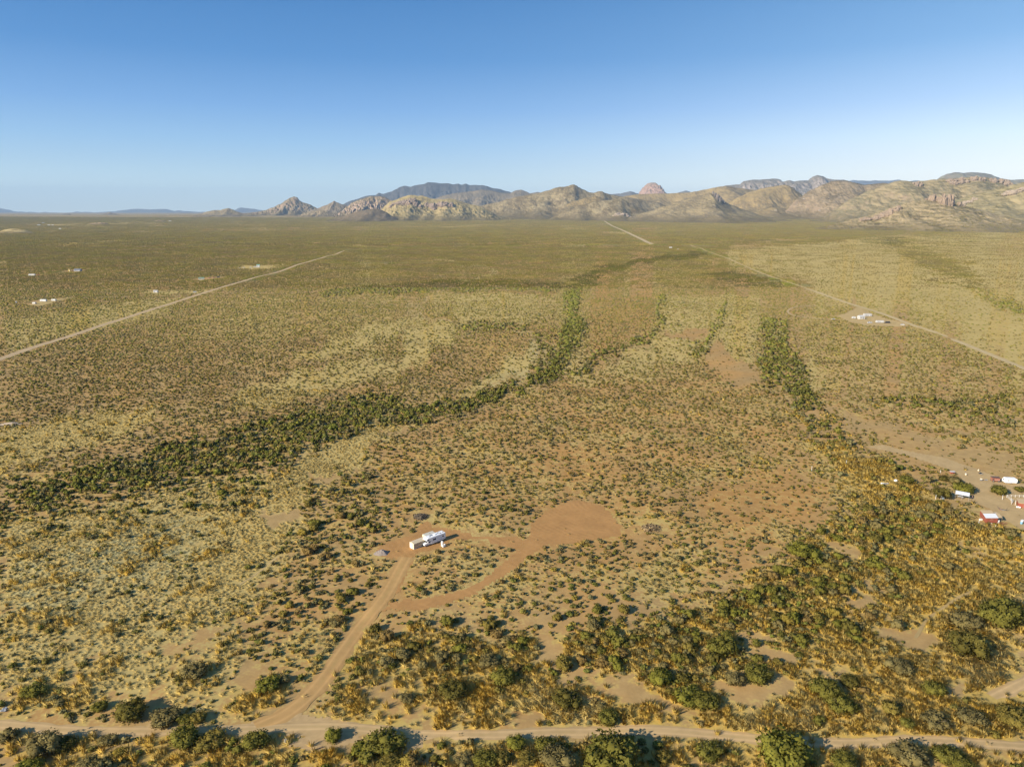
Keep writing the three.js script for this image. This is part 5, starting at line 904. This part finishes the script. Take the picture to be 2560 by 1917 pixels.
// --- the ranch at the right edge
{
  // red shed: two roofs, pale sheet over the near half, plywood over the far half, and a lean-to on the right
  const [x, z] = spot(2464.6, 1306.5), w = 4.7, d = 6.6, h = 2.0, g = thing('ranch_shed', 'red wooden shed with a half white, half tan roof', 'shed', x, z, 0.0);
  const lean = -0.3;                       // the plan is slightly skewed
  const quad = (x0, z0, x1, z1, y0, y1) => { const g2 = new THREE.BufferGeometry(), L = Math.hypot(x1 - x0, z1 - z0), nx = (z1 - z0) / L * 0.05, nz = -(x1 - x0) / L * 0.05, p = []; for (const [a, b] of [[x0, z0], [x1, z1]]) for (const s of [-1, 1]) for (const y of [y0, y1]) p.push(a + nx * s, y, b + nz * s); g2.setAttribute('position', new THREE.Float32BufferAttribute(p, 3)); g2.setIndex([0, 1, 5, 0, 5, 4, 2, 7, 3, 2, 6, 7, 1, 3, 7, 1, 7, 5, 0, 2, 3, 0, 3, 1, 4, 5, 7, 4, 7, 6]); return g2.toNonIndexed(); };
  const at = (u, v) => [u - v * lean * 1.0, -v];     // u across, v away from the camera
  const wall = (a, b, y1 = h) => { const q = quad(...a, ...b, 0, y1); q.computeVertexNormals(); return q; };
  const planks = (name, a, b, n) => { for (let i = 0; i < n; i++) { const t0 = i / n + 0.004, t1 = (i + 1) / n - 0.004, k = i % 3 * 0.006; mesh(name, wall([lerp(a[0], b[0], t0), lerp(a[1], b[1], t0) + k], [lerp(a[0], b[0], t1), lerp(a[1], b[1], t1) + k]), i % 4 === 2 ? M.redWorn : M.red, g); } };
  M.redWorn = mat(0.255, 0.075, 0.045, 0.9);
  planks('wall_board', at(0, 0), at(w, 0), 9);
  planks('wall_board', at(0, 0), at(0, d), 14);
  mesh('back_wall', wall(at(0, d), at(w, d)), M.red, g); mesh('side_wall', wall(at(w, 0), at(w, d)), M.red, g);
  mesh('sign_panel', box(1.1, 0.75, 0.05, w * 0.5, 0.95, 0.09), M.rust, g);
  const slab = (u0, v0, u1, v1, ya, yb, m, name) => { const p = [at(u0, v0), at(u1, v0), at(u1, v1), at(u0, v1)], P = []; for (const y of [0, 0.07]) p.forEach((q, i) => P.push(q[0], (i < 2 ? ya : yb) + y, q[1])); const s = new THREE.BufferGeometry(); s.setAttribute('position', new THREE.Float32BufferAttribute(P, 3)); s.setIndex([0, 3, 2, 0, 2, 1, 4, 5, 6, 4, 6, 7, 0, 1, 5, 0, 5, 4, 1, 2, 6, 1, 6, 5, 2, 3, 7, 2, 7, 6, 3, 0, 4, 3, 4, 7]); const n = s.toNonIndexed(); n.computeVertexNormals(); mesh(name, n, m, g); };
  for (let i = 0; i < 4; i++) slab(-0.2 + i * 1.27, -0.25, 1.05 + i * 1.27, 3.4, 2.06 + i * 0.004, 2.32, M.white, 'roof_sheet');
  slab(-0.15, 3.42, w - 0.2, d + 0.2, 2.2, 2.3, M.ply, 'roof');
  slab(w + 0.25, 0.4, w + 2.0, 3.9, 1.85, 2.1, M.ply, 'lean_to_roof');
  slab(w + 0.5, 4.4, w + 1.9, 6.4, 1.5, 1.6, M.tan, 'lean_to_roof');
  for (const [u, v] of [[w + 0.35, 0.5], [w + 1.9, 0.5], [w + 1.9, 3.8], [w + 0.6, 6.3], [w + 1.8, 6.3], [w + 1.8, 4.5], [w + 0.6, 4.5]]) { const q = at(u, v); mesh('post', bar([q[0], 0, q[1]], [q[0], v > 4.2 ? 1.5 : 1.9, q[1]], 0.06), M.wood, g); }
}
const ranchSpot = (px, py) => spot(px, py);
{
  const a = ranchSpot(2387.5, 1246), b = ranchSpot(2414, 1251), t = turnOf(a, b), g = thing('carport', 'open shelter with a white sheet roof on posts', 'carport', a[0], a[1], t), L = 5.2, W = 3.2;
  for (let i = 0; i < 5; i++) { const p = mesh('roof_sheet', box(L / 5 - 0.01, 0.05, W + 0.5), M.white, g); p.position.set((i + 0.5) * L / 5, 2.35, -W / 2); p.rotation.x = 0.1; }
  for (const x of [0.1, L / 2, L - 0.1]) for (const z of [0, -W]) mesh('post', bar([x, 0, z], [x, z ? 2.5 : 2.2, z], 0.06), M.steel, g);
  mesh('rafter', merged(bar([0.1, 2.22, 0], [L - 0.1, 2.22, 0], 0.05), bar([0.1, 2.5, -W], [L - 0.1, 2.5, -W], 0.05)), M.wood, g);
  const k = thing('work_bench', 'cluttered grey bench beneath the white-roofed shelter', 'bench', ...ranchSpot(2402, 1245.5), t);
  mesh('top', box(2, 0.08, 0.8, 0, 0.82, 0), M.pale, k); for (const [x, z] of [[-0.9, -0.3], [0.9, -0.3], [-0.9, 0.3], [0.9, 0.3]]) mesh('leg', box(0.08, 0.82, 0.08, x, 0, z), M.grey, k); mesh('shelf', box(1.8, 0.05, 0.7, 0, 0.3, 0), M.wood, k);
  const q = thing('chair', 'pale pink chair at the open end of the shelter', 'chair', ...ranchSpot(2430, 1246), t + 0.6);
  mesh('seat', box(0.5, 0.08, 0.5, 0, 0.42, 0), M.pink, q); mesh('backrest', box(0.08, 0.6, 0.5, 0.24, 0.5, 0), M.pink, q); for (const [x, z] of [[-0.2, -0.2], [0.2, -0.2], [-0.2, 0.2], [0.2, 0.2]]) mesh('leg', box(0.05, 0.42, 0.05, x, 0, z), M.chalk, q);
}
travelTrailer('white travel trailer with cut corners at the right edge of the ranch yard', 2524.5, 1208, 5.6, -0.12, { h: 2.6 });
{
  const [x, z] = ranchSpot(2488.5, 1203.5), g = thing('stock_trailer', 'faded red wagon with a dark roof left of the white travel trailer', 'wagon', x, z, -0.16);
  mesh('body', box(3.3, 1.35, 1.8, 0, 0.55, 0), M.rust, g);
  for (let i = 0; i < 4; i++) mesh('side_board', box(3.1, 0.22, 0.04, 0, 0.66 + i * 0.3, 0.92), i === 1 ? M.pink : M.rust, g);
  mesh('roof', box(3.5, 0.1, 2.0, 0, 2.05, -0.1), mat(0.12, 0.075, 0.06, 0.9), g);
  for (const [a, b] of [[-1.6, 0.85], [1.6, 0.85], [-1.6, -0.85], [1.6, -0.85]]) mesh('post', box(0.08, 0.2, 0.08, a, 1.88, b), M.wood, g);
  for (const a of [-1.1, 1.1]) for (const s of [-1, 1]) wheel(g, a, s * 0.98, 0.42, 0.16);
  const w = mesh('spare_wheel', new THREE.TorusGeometry(0.3, 0.1, 8, 18), M.tyre, g); w.position.set(-1.25, 1.25, 1.0);
}
{ // white pipe fence, its gate and the corner post
  const row = (pts, n, label, name) => { const a = ranchSpot(...pts[0]), b = ranchSpot(...pts[1]), t = turnOf(a, b), L = Math.hypot(b[0] - a[0], b[1] - a[1]), g = thing(name, label, name === 'gate' ? 'gate' : 'fence', a[0], a[1], t); for (let i = 0; i <= n; i++) mesh('post', bar([L * i / n, -0.1, 0], [L * i / n, 1.25, 0], name === 'gate' ? 0.05 : 0.06), M.chalk, g); for (const y of name === 'gate' ? [0.3, 0.6, 0.9, 1.15] : [0.6, 1.1]) mesh('rail', bar([0, y, 0], [L, y, 0], 0.03), M.chalk, g); };
  row([[2517.5, 1244], [2528.5, 1252]], 1, 'left panel of the white ranch gate', 'gate');
  row([[2528.5, 1252], [2529, 1256]], 1, 'short hinge panel between the two white gate panels', 'gate');
  row([[2529, 1252], [2529 + 4, 1256]], 1, 'narrow middle panel of the white ranch gate', 'gate');
  row([[2519, 1243], [2600, 1245]], 8, 'thin white pipe fence across the back of the pen', 'fence');
  row([[2533, 1255], [2529 + 0.5 + 0.1, 1261.5]], 1, 'right panel of the white ranch gate', 'gate');
  for (const [px, py, hh, label] of [[2507, 1249, 2, 'tall white post at the left end of the ranch gate'], [2539, 1263.5, 2.2, 'white post between the gate and the red wall'], [2340, 1248, 2, 'white post at the left of the signs'], [2372, 1284, 1.3, 'white stake in brush left of the red shed'], [2448, 1308, 1.3, 'white stake at the front left corner of the red shed'], [2489, 1321, 1.3, 'white stake in front of the red shed'], [2352, 1182, 1.3, 'white stake at the top left of the ranch yard'], [2029.5, 1178, 2.6, 'lone white marker pole in the scrub left of the wash'], [2116, 1161, 2.2, 'white marker pole in the wash']]) { const [x, z] = ranchSpot(px, py), g = thing('marker_post', label, 'post', x, z); mesh('post', new THREE.CylinderGeometry(0.07, 0.09, hh, 8).translate(0, hh / 2, 0), M.chalk, g); mesh('cap', new THREE.SphereGeometry(0.09, 8, 6).translate(0, hh, 0), M.white, g); }
}
{ // red building that the right edge cuts
  const [x, z] = ranchSpot(2546, 1268), g = thing('ranch_shed', 'red building with a tan roof cut by the right edge', 'shed', x, z, -0.5);
  mesh('wall', box(3, 1.9, 5, 1.5, 0, -2.5), M.red, g); mesh('roof', box(5.5, 0.1, 5.8, 2.6, 1.96, -2.8), M.ply, g); mesh('trim', box(3.02, 0.1, 0.06, 1.5, 1.82, 0.03), M.wood, g); mesh('door', box(0.9, 1.6, 0.05, 2.1, 0.02, 0.03), M.rust, g);
  const [tx, tz] = ranchSpot(2547, 1270.5), t = thing('gas_tank', 'white horizontal gas tank in front of the red building', 'gas tank', tx, tz, -0.5);
  mesh('tank', new THREE.CapsuleGeometry(0.32, 1.1, 6, 14).rotateZ(Math.PI / 2).translate(0, 0.5, 0), M.white, t); for (const q of [-0.5, 0.5]) mesh('foot', box(0.12, 0.25, 0.5, q, 0, 0), M.grey, t); mesh('valve_dome', new THREE.SphereGeometry(0.12, 10, 8).translate(0, 0.85, 0), M.chalk, t);
}
{ // barrel, boards and litter in the yard
  const small = (name, label, cat, px, py, turn, parts) => { const [x, z] = ranchSpot(px, py), g = thing(name, label, cat, x, z, turn); for (const [n, geo, m] of parts) mesh(n, geo, m, g); return g; };
  const barrel = (r, h) => new THREE.LatheGeometry([[0, 0], [r, 0], [r * 1.04, h * 0.3], [r, h * 0.33], [r * 1.04, h * 0.36], [r, h * 0.66], [r * 1.04, h * 0.7], [r, h], [r * 0.9, h], [r * 0.9, h * 0.95], [0, h * 0.95]].map(([a, b]) => new THREE.Vector2(a, b)), 18);
  small('water_barrel', 'light blue barrel near the right edge below the gate', 'barrel', 2554.5, 1310, 0, [['barrel', barrel(0.42, 0.95), M.blue], ['lid', new THREE.CylinderGeometry(0.3, 0.32, 0.08, 14).translate(0, 0.95, 0), M.pale]]);
  small('bathtub', 'white tub leaning behind the light blue barrel', 'tub', 2557, 1305, 0.7, [['tub', extrude([[-0.7, 0.1], [-0.8, 0.7], [0.8, 0.7], [0.65, 0.1]], 0.8, 0.06), M.white], ['rim', box(1.75, 0.06, 0.95, 0, 0.7, 0), M.chalk]]);
  small('chest_cooler', 'white chest at the left front corner of the red shed', 'cooler', 2453, 1300.5, 0.05, [['chest', box(1.1, 0.5, 0.55), M.chalk], ['lid', box(1.16, 0.12, 0.6, 0, 0.5, 0), M.white], ['handle', box(0.3, 0.05, 0.05, 0, 0.42, 0.3), M.grey]]);
  small('water_tote', 'pale caged water tote above the white-roofed shelter', 'water tote', 2397.5, 1214.5, 0.05, [['tank', new THREE.CapsuleGeometry(0.45, 0.55, 4, 12).scale(1.2, 0.8, 1).translate(0, 0.85, 0), M.pale], ['cage', merged(...[-0.6, -0.2, 0.2, 0.6].map((x) => bar([x, 0.1, 0.52], [x, 1.3, 0.52], 0.025)), bar([-0.6, 1.3, 0.52], [0.6, 1.3, 0.52], 0.025), bar([-0.6, 0.15, 0.52], [0.6, 0.15, 0.52], 0.025)), M.steel], ['pallet', box(1.3, 0.12, 1.1), M.wood]]);
  small('animal_hutch', 'small red and white hutch at the top of the ranch yard', 'hutch', 2381.5, 1184, 0, [['body', box(1.9, 0.85, 1, 0, 0.15, 0), M.red], ['roof', box(2.1, 0.1, 1.25, 0, 1.02, 0), M.pale], ['door', box(0.5, 0.6, 0.04, 0.45, 0.2, 0.51), M.dark], ['foot', box(1.7, 0.15, 0.8), M.wood]]);
  small('feed_bin', 'pale round bin alone right of the red hutch', 'bin', 2415.5, 1188, 0, [['bin', barrel(0.35, 0.8), M.cream], ['lid', new THREE.ConeGeometry(0.4, 0.2, 14).translate(0, 0.9, 0), M.chalk]]);
  small('picnic_table', 'dark table with a pale bench at the upper edge of the ranch yard', 'table', 2451, 1186, 0.4, [['tabletop', box(1.8, 0.07, 0.8, 0, 0.72, 0), M.dark], ['bench', box(1.8, 0.06, 0.3, 0.1, 0.42, 0.75), M.cream], ['leg', merged(bar([-0.7, 0, -0.5], [-0.7, 0.72, 0.1], 0.05), bar([0.7, 0, -0.5], [0.7, 0.72, 0.1], 0.05), bar([-0.7, 0, 0.8], [-0.7, 0.72, -0.1], 0.05), bar([0.7, 0, 0.8], [0.7, 0.72, -0.1], 0.05)), M.wood]]);
  small('feed_sack', 'pale sack standing behind the dark table', 'sack', 2447, 1178, 0, [['sack', new THREE.SphereGeometry(0.4, 12, 10).scale(1, 1.3, 0.8).translate(0, 0.5, 0), M.cream], ['tie', new THREE.ConeGeometry(0.14, 0.3, 8).translate(0, 1.1, 0), M.tan]]);
  small('dog_kennel', 'small dark kennel on the yard left of the red wagon', 'kennel', 2454.5, 1201, 0.2, [['body', box(0.8, 0.6, 0.9), M.slate], ['roof', extrude([[-0.5, 0.6], [0, 0.95], [0.5, 0.6]], 1.05, 0.01), M.cream], ['opening', box(0.35, 0.42, 0.03, 0, 0.02, 0.455), M.dark]]);
  small('tarp_sheet', 'grey sheet lying on the yard left of the red wagon', 'tarp', 2466, 1200, 0.1, [['sheet', new THREE.PlaneGeometry(1.5, 1.1, 8, 6).rotateX(-Math.PI / 2).translate(0, 0.14, 0), M.grey], ['weight', box(0.3, 0.14, 0.14, 0.5, 0.12, 0.3), M.pale]]);
  small('sign_board', 'white box sign on a post left of the shelter', 'sign', 2353, 1248.5, 0, [['post', bar([0, 0, 0], [0, 1.3, 0], 0.06), M.chalk], ['panel', box(0.9, 0.55, 0.3, 0, 1.25, 0), M.white]]);
  small('utility_cabinet', 'grey-blue cabinet with a white side beside the box sign', 'cabinet', 2358.5, 1248.5, 0.2, [['body', box(0.6, 1.45, 0.6), M.stripe], ['side_panel', box(0.05, 1.5, 0.62, 0.33, 0, 0), M.white], ['cap', box(0.66, 0.06, 0.66, 0, 1.46, 0), M.pale]]);
  small('litter_heap', 'heap of white bags and grey scrap in the amber wash', 'litter', 2211, 1210, 0.3, [['bag', merged(new THREE.SphereGeometry(0.5, 10, 8).scale(1.2, 0.7, 1).translate(-0.5, 0.3, 0), new THREE.SphereGeometry(0.4, 10, 8).translate(-1, 0.25, -0.4)), M.white], ['scrap', merged(box(1.4, 0.25, 0.8, 0.8, 0, 0.3), box(0.5, 0.6, 0.5, 0.3, 0, 0.4)), M.grey], ['panel', box(0.9, 0.06, 0.6, 1.5, 0.35, 0.5), M.pale]]);
  small('water_bag', 'single white bag lying right of the litter heap', 'bag', 2240, 1203.5, 0, [['bag', new THREE.SphereGeometry(0.7, 12, 10).scale(1.2, 0.8, 0.9).translate(0, 0.45, 0), M.white], ['knot', new THREE.ConeGeometry(0.15, 0.3, 8).translate(0, 1.05, 0), M.chalk]]);
  small('hay_rake', 'rusty metal farm implement by the lean-to posts', 'farm implement', 2506, 1276, -0.4, [['beam', merged(bar([-1.4, 0.6, 0], [1.6, 0.6, 0.2], 0.06), bar([1.6, 0.2, 0.2], [1.6, 1.5, 0.2], 0.08), bar([-1, 0.6, 0], [-1.6, 1.3, -0.6], 0.07)), M.dark], ['wheel', new THREE.TorusGeometry(0.45, 0.05, 6, 16).translate(-0.6, 0.5, 0.3), M.rust], ['frame', merged(bar([-1, 0.5, 0], [0.4, 0.5, 0.9], 0.05), bar([1.2, 0.5, 0], [0.4, 0.5, 0.9], 0.05)), M.steel]]);
  small('pipe_frame', 'tangle of red pipe gates at the right corner of the red shed', 'scrap frame', 2508, 1311, 0.25, [['frame', merged(...[0.3, 0.7, 1.1].map((y) => bar([-1.7, y, 0], [1.6, y * 0.8, 0.4], 0.04)), bar([-1.7, 0, 0], [-1.7, 1.2, 0], 0.05), bar([1.6, 0, 0.4], [1.6, 1, 0.4], 0.05), bar([0, 0, 0.2], [0, 1.1, 0.2], 0.05)), M.rust], ['brace', bar([-1.7, 0.1, 0], [0, 1.1, 0.2], 0.04), M.red]]);
  small('appliance', 'white appliance under the lean-to edge of the red shed', 'appliance', 2496, 1307, 0.1, [['body', box(0.7, 1.2, 0.65), M.chalk], ['door', box(0.62, 0.9, 0.03, 0, 0.2, 0.335), M.white], ['handle', box(0.04, 0.35, 0.04, 0.24, 0.6, 0.36), M.grey]]);
  small('feed_trough', 'yellow trough left of the middle of the red front wall', 'trough', 2472, 1310, 0.3, [['trough', extrude([[-0.25, 0.35], [-0.12, 0.05], [0.12, 0.05], [0.25, 0.35]], 1, 0.02).rotateY(1.2), M.yellow], ['foot', box(0.3, 0.06, 0.5), M.wood]]);
  small('feed_trough', 'cream trough before the right part of the red front wall', 'trough', 2481.5, 1310, -0.3, [['trough', extrude([[-0.25, 0.35], [-0.12, 0.05], [0.12, 0.05], [0.25, 0.35]], 0.9, 0.02).rotateY(1.5), M.cream], ['foot', box(0.3, 0.06, 0.5), M.wood]]);
  small('rock', 'grey boulder on the lower road verge below the driveway mouth', 'rock', 715, 1854, 0, [['stone', stoneGeos[1].clone().scale(0.5, 0.45, 0.42).translate(0, 0.25, 0), M.grey], ['chip', stoneGeos[3].clone().scale(0.25, 0.16, 0.22).translate(0.6, 0.08, 0.2), M.pale]]);
  small('rock', 'dark rock beside the road at the left edge', 'rock', 12, 1776, 0, [['stone', stoneGeos[2].clone().scale(0.7, 0.5, 0.6).translate(0, 0.25, 0), M.slate], ['chip', stoneGeos[0].clone().scale(0.35, 0.2, 0.3).translate(-0.8, 0.1, 0.2), M.grey]]);
  small('fallen_log', 'fallen dead log on the bare verge below the driveway mouth', 'log', 797, 1872, 0.5, [['log', bar([-0.9, 0.14, 0], [0.9, 0.2, 0], 0.13, 8), M.twig], ['branch', bar([0.3, 0.2, 0], [0.7, 0.6, 0.4], 0.05), M.twig]]);
}
// --- the homestead on the right
shed('white shed with a bright front in the middle of the right homestead', 2153, 797, 6.5, 5, 3.1, 0.15, M.dull, M.dull, { rise: 1.1, door: M.slate });
travelTrailer('small rounded white trailer at the left end of the right homestead', 2135, 797, 4.2, 0.1, { h: 2.6 });
travelTrailer('long white motor coach behind the white shed', 2169, 791, 10, 0.12, { h: 3.2, w: 2.6, name: 'motor_coach', category: 'motor coach', stripe: M.stripe });
travelTrailer('white trailer near the dark car at the right homestead', 2200, 807.5, 9, 0.05, { h: 2.9, stripe: M.grey });
car('silver pickup in front of the long motor coach', 2175, 808, 0.1, M.pale, 'pickup');
car('dark van right of the white trailer at the right homestead', 2219, 808, -0.1, M.dark, 'van');
car('white car by the road right of the homestead', 2257, 813, -0.4, M.dull);
car('white car among scrub left of the right homestead', 2084, 799, 0.2, M.dull);
// --- the homesteads of the left plain
travelTrailer('long white trailer highest on the left plain', 79, 689, 12, 0.05, { h: 3.4, w: 3 });
car('dark red van beside the long white trailer', 94, 688, 0.1, M.rust, 'van');
shed('low dark house with a grey roof on the left plain', 194, 678, 13, 8, 3, 0.05, M.grey, M.slate, { name: 'house', category: 'house', door: M.dull });
shed('tiny yellow hut left of the low dark house', 173, 678, 3.5, 3.5, 3.6, 0.1, M.yellow, M.ply);
car('dark car between the yellow hut and the dark house', 180, 678, 0.1, M.dark);
travelTrailer('grey-white motorhome at the end of the narrow track', 108, 754, 9.5, -0.15, { h: 3.2, name: 'motorhome', category: 'motorhome', m: M.pale, stripe: M.slate });
travelTrailer('small white camper left of the grey-white motorhome', 85, 760, 5.2, -0.2, { h: 2.5 });
travelTrailer('white trailer right of the grey-white motorhome', 134, 752.5, 7, -0.2, { h: 2.8 });
{ const [x, z] = spot(40, 757), g = thing('water_tank', 'lone white tank standing in scrub left of the campers', 'tank', x, z); mesh('tank', new THREE.CylinderGeometry(0.8, 0.8, 2.2, 14).translate(0, 1.1, 0), M.dull, g); mesh('cap', new THREE.ConeGeometry(0.82, 0.4, 14).translate(0, 2.4, 0), M.dull, g); }
shed('white cabin on the straw strip beside the left road', 389, 731, 6, 4.5, 2.6, 0.1, M.dull, M.dull, { name: 'cabin', category: 'cabin' });
car('white van at the right end of the straw strip', 486, 731.5, 0.3, M.dull, 'van');
shed('house with a greenish roof alone on the left plain', 503, 700, 9.5, 7, 3, 0.35, M.cream, M.green, { name: 'house', category: 'house', rise: 2 });
car('dark red car right of the greenish roof', 523, 695, 0.1, M.rust);
car('dark van at the right end of the row near the greenish roof', 545, 694, 0.1, M.dark, 'van');
car('rust-coloured pickup in the row near the greenish roof', 534, 694.5, 0.1, M.rust, 'pickup');
travelTrailer('white trailer beside the teal-roofed shed', 644, 669, 8, 0.2, { h: 2.8 });
shed('teal-roofed shed by the upper left road', 645, 665.5, 7, 5, 2.8, 0.2, M.dull, M.teal);
car('white pickup left of the teal-roofed shed', 626, 669.5, 0.1, M.dull, 'pickup');
car('grey van between the white pickup and the teal-roofed shed', 636, 668, 0.2, M.pale, 'van');
car('grey car at the left end of the teal shed yard', 599, 670, 0.1, M.grey);
car('pale car near the left end of the teal shed yard', 609, 669.5, 0.1, M.pale);
travelTrailer('tall white box trailer where the far road ends', 1677, 620, 10, 0.05, { h: 4, w: 3.2, name: 'box_trailer' });
car('small white van right of the tall white box trailer', 1695, 623.5, 0.1, M.dull, 'van');
// --- houses too far to show more than a speck
for (const [px, py, w, h, wall, roof, label] of [
  [1093, 550, 16, 5, 'chalk', 'white', 'white speck of a house at the foot of the large tan hill'], [1336, 522, 30, 6, 'cream', 'chalk', 'cream house high on the long brown hill'], [1411, 546, 20, 5, 'chalk', 'white', 'white house at the foot of the long brown hill'], [1469, 539, 26, 6, 'chalk', 'pale', 'pale house left of the boulder heap'],
  [1940, 526, 34, 7, 'chalk', 'white', 'white house at the left foot of the tan hills on the right'], [2011, 499, 30, 8, 'white', 'white', 'bright white house in the saddle below the reddish-tan hill'], [2050, 527, 40, 6, 'chalk', 'white', 'white ranch house on the green flat below the right hills'], [1942, 542, 26, 5, 'tan', 'ply', 'tan house on straw ground right of the cone hill'], [2115, 541, 18, 5, 'white', 'white', 'white trailer-like house below the low rocky spur'],
  [107, 557, 22, 5, 'slate', 'pale', 'grey-roofed house highest on the far left plain'], [96, 563, 26, 5, 'grey', 'pale', 'grey house below the highest one on the far left plain'], [121, 563, 18, 5, 'white', 'white', 'left of two white houses on the far left plain'], [131, 563, 16, 5, 'white', 'white', 'right of two white houses on the far left plain'], [149, 572, 14, 5, 'white', 'white', 'lone white house right of the yellow grass dome'], [418, 537, 40, 8, 'chalk', 'white', 'white house near the skyline left of the tan mounds'], [424, 552, 30, 6, 'white', 'white', 'white house at the left end of the pale field strip']]) {
  let y = py; const hillside = py < 536;
  if (!hillside) { shed(label, px, y, w, 9, h * 0.6, 0.05, M[wall === 'white' || wall === 'chalk' ? 'dull' : wall], M[roof === 'white' ? 'dull' : roof], { name: 'house', category: 'house', rise: 2 }); continue; }
  // on a slope: walk the line of sight until it meets the hill
  const u = (px - CX) / F, v = (CY - py) / F, dy = v * CP - SP, dz = -(CP + v * SP); let t = 5000;
  while (t < 20000 && EYE + dy * t > high(u * t, dz * t) + 1) t += 10;
  const g = shed(label, CX, 900, w, 10, h * 0.6, 0.05, M[wall === 'white' || wall === 'chalk' ? 'dull' : wall], M[roof === 'white' ? 'dull' : roof], { name: 'house', category: 'house', rise: 2 }); g.position.set(u * t, high(u * t, dz * t) - 0.5, dz * t);
}
renderer.render(scene, camera);
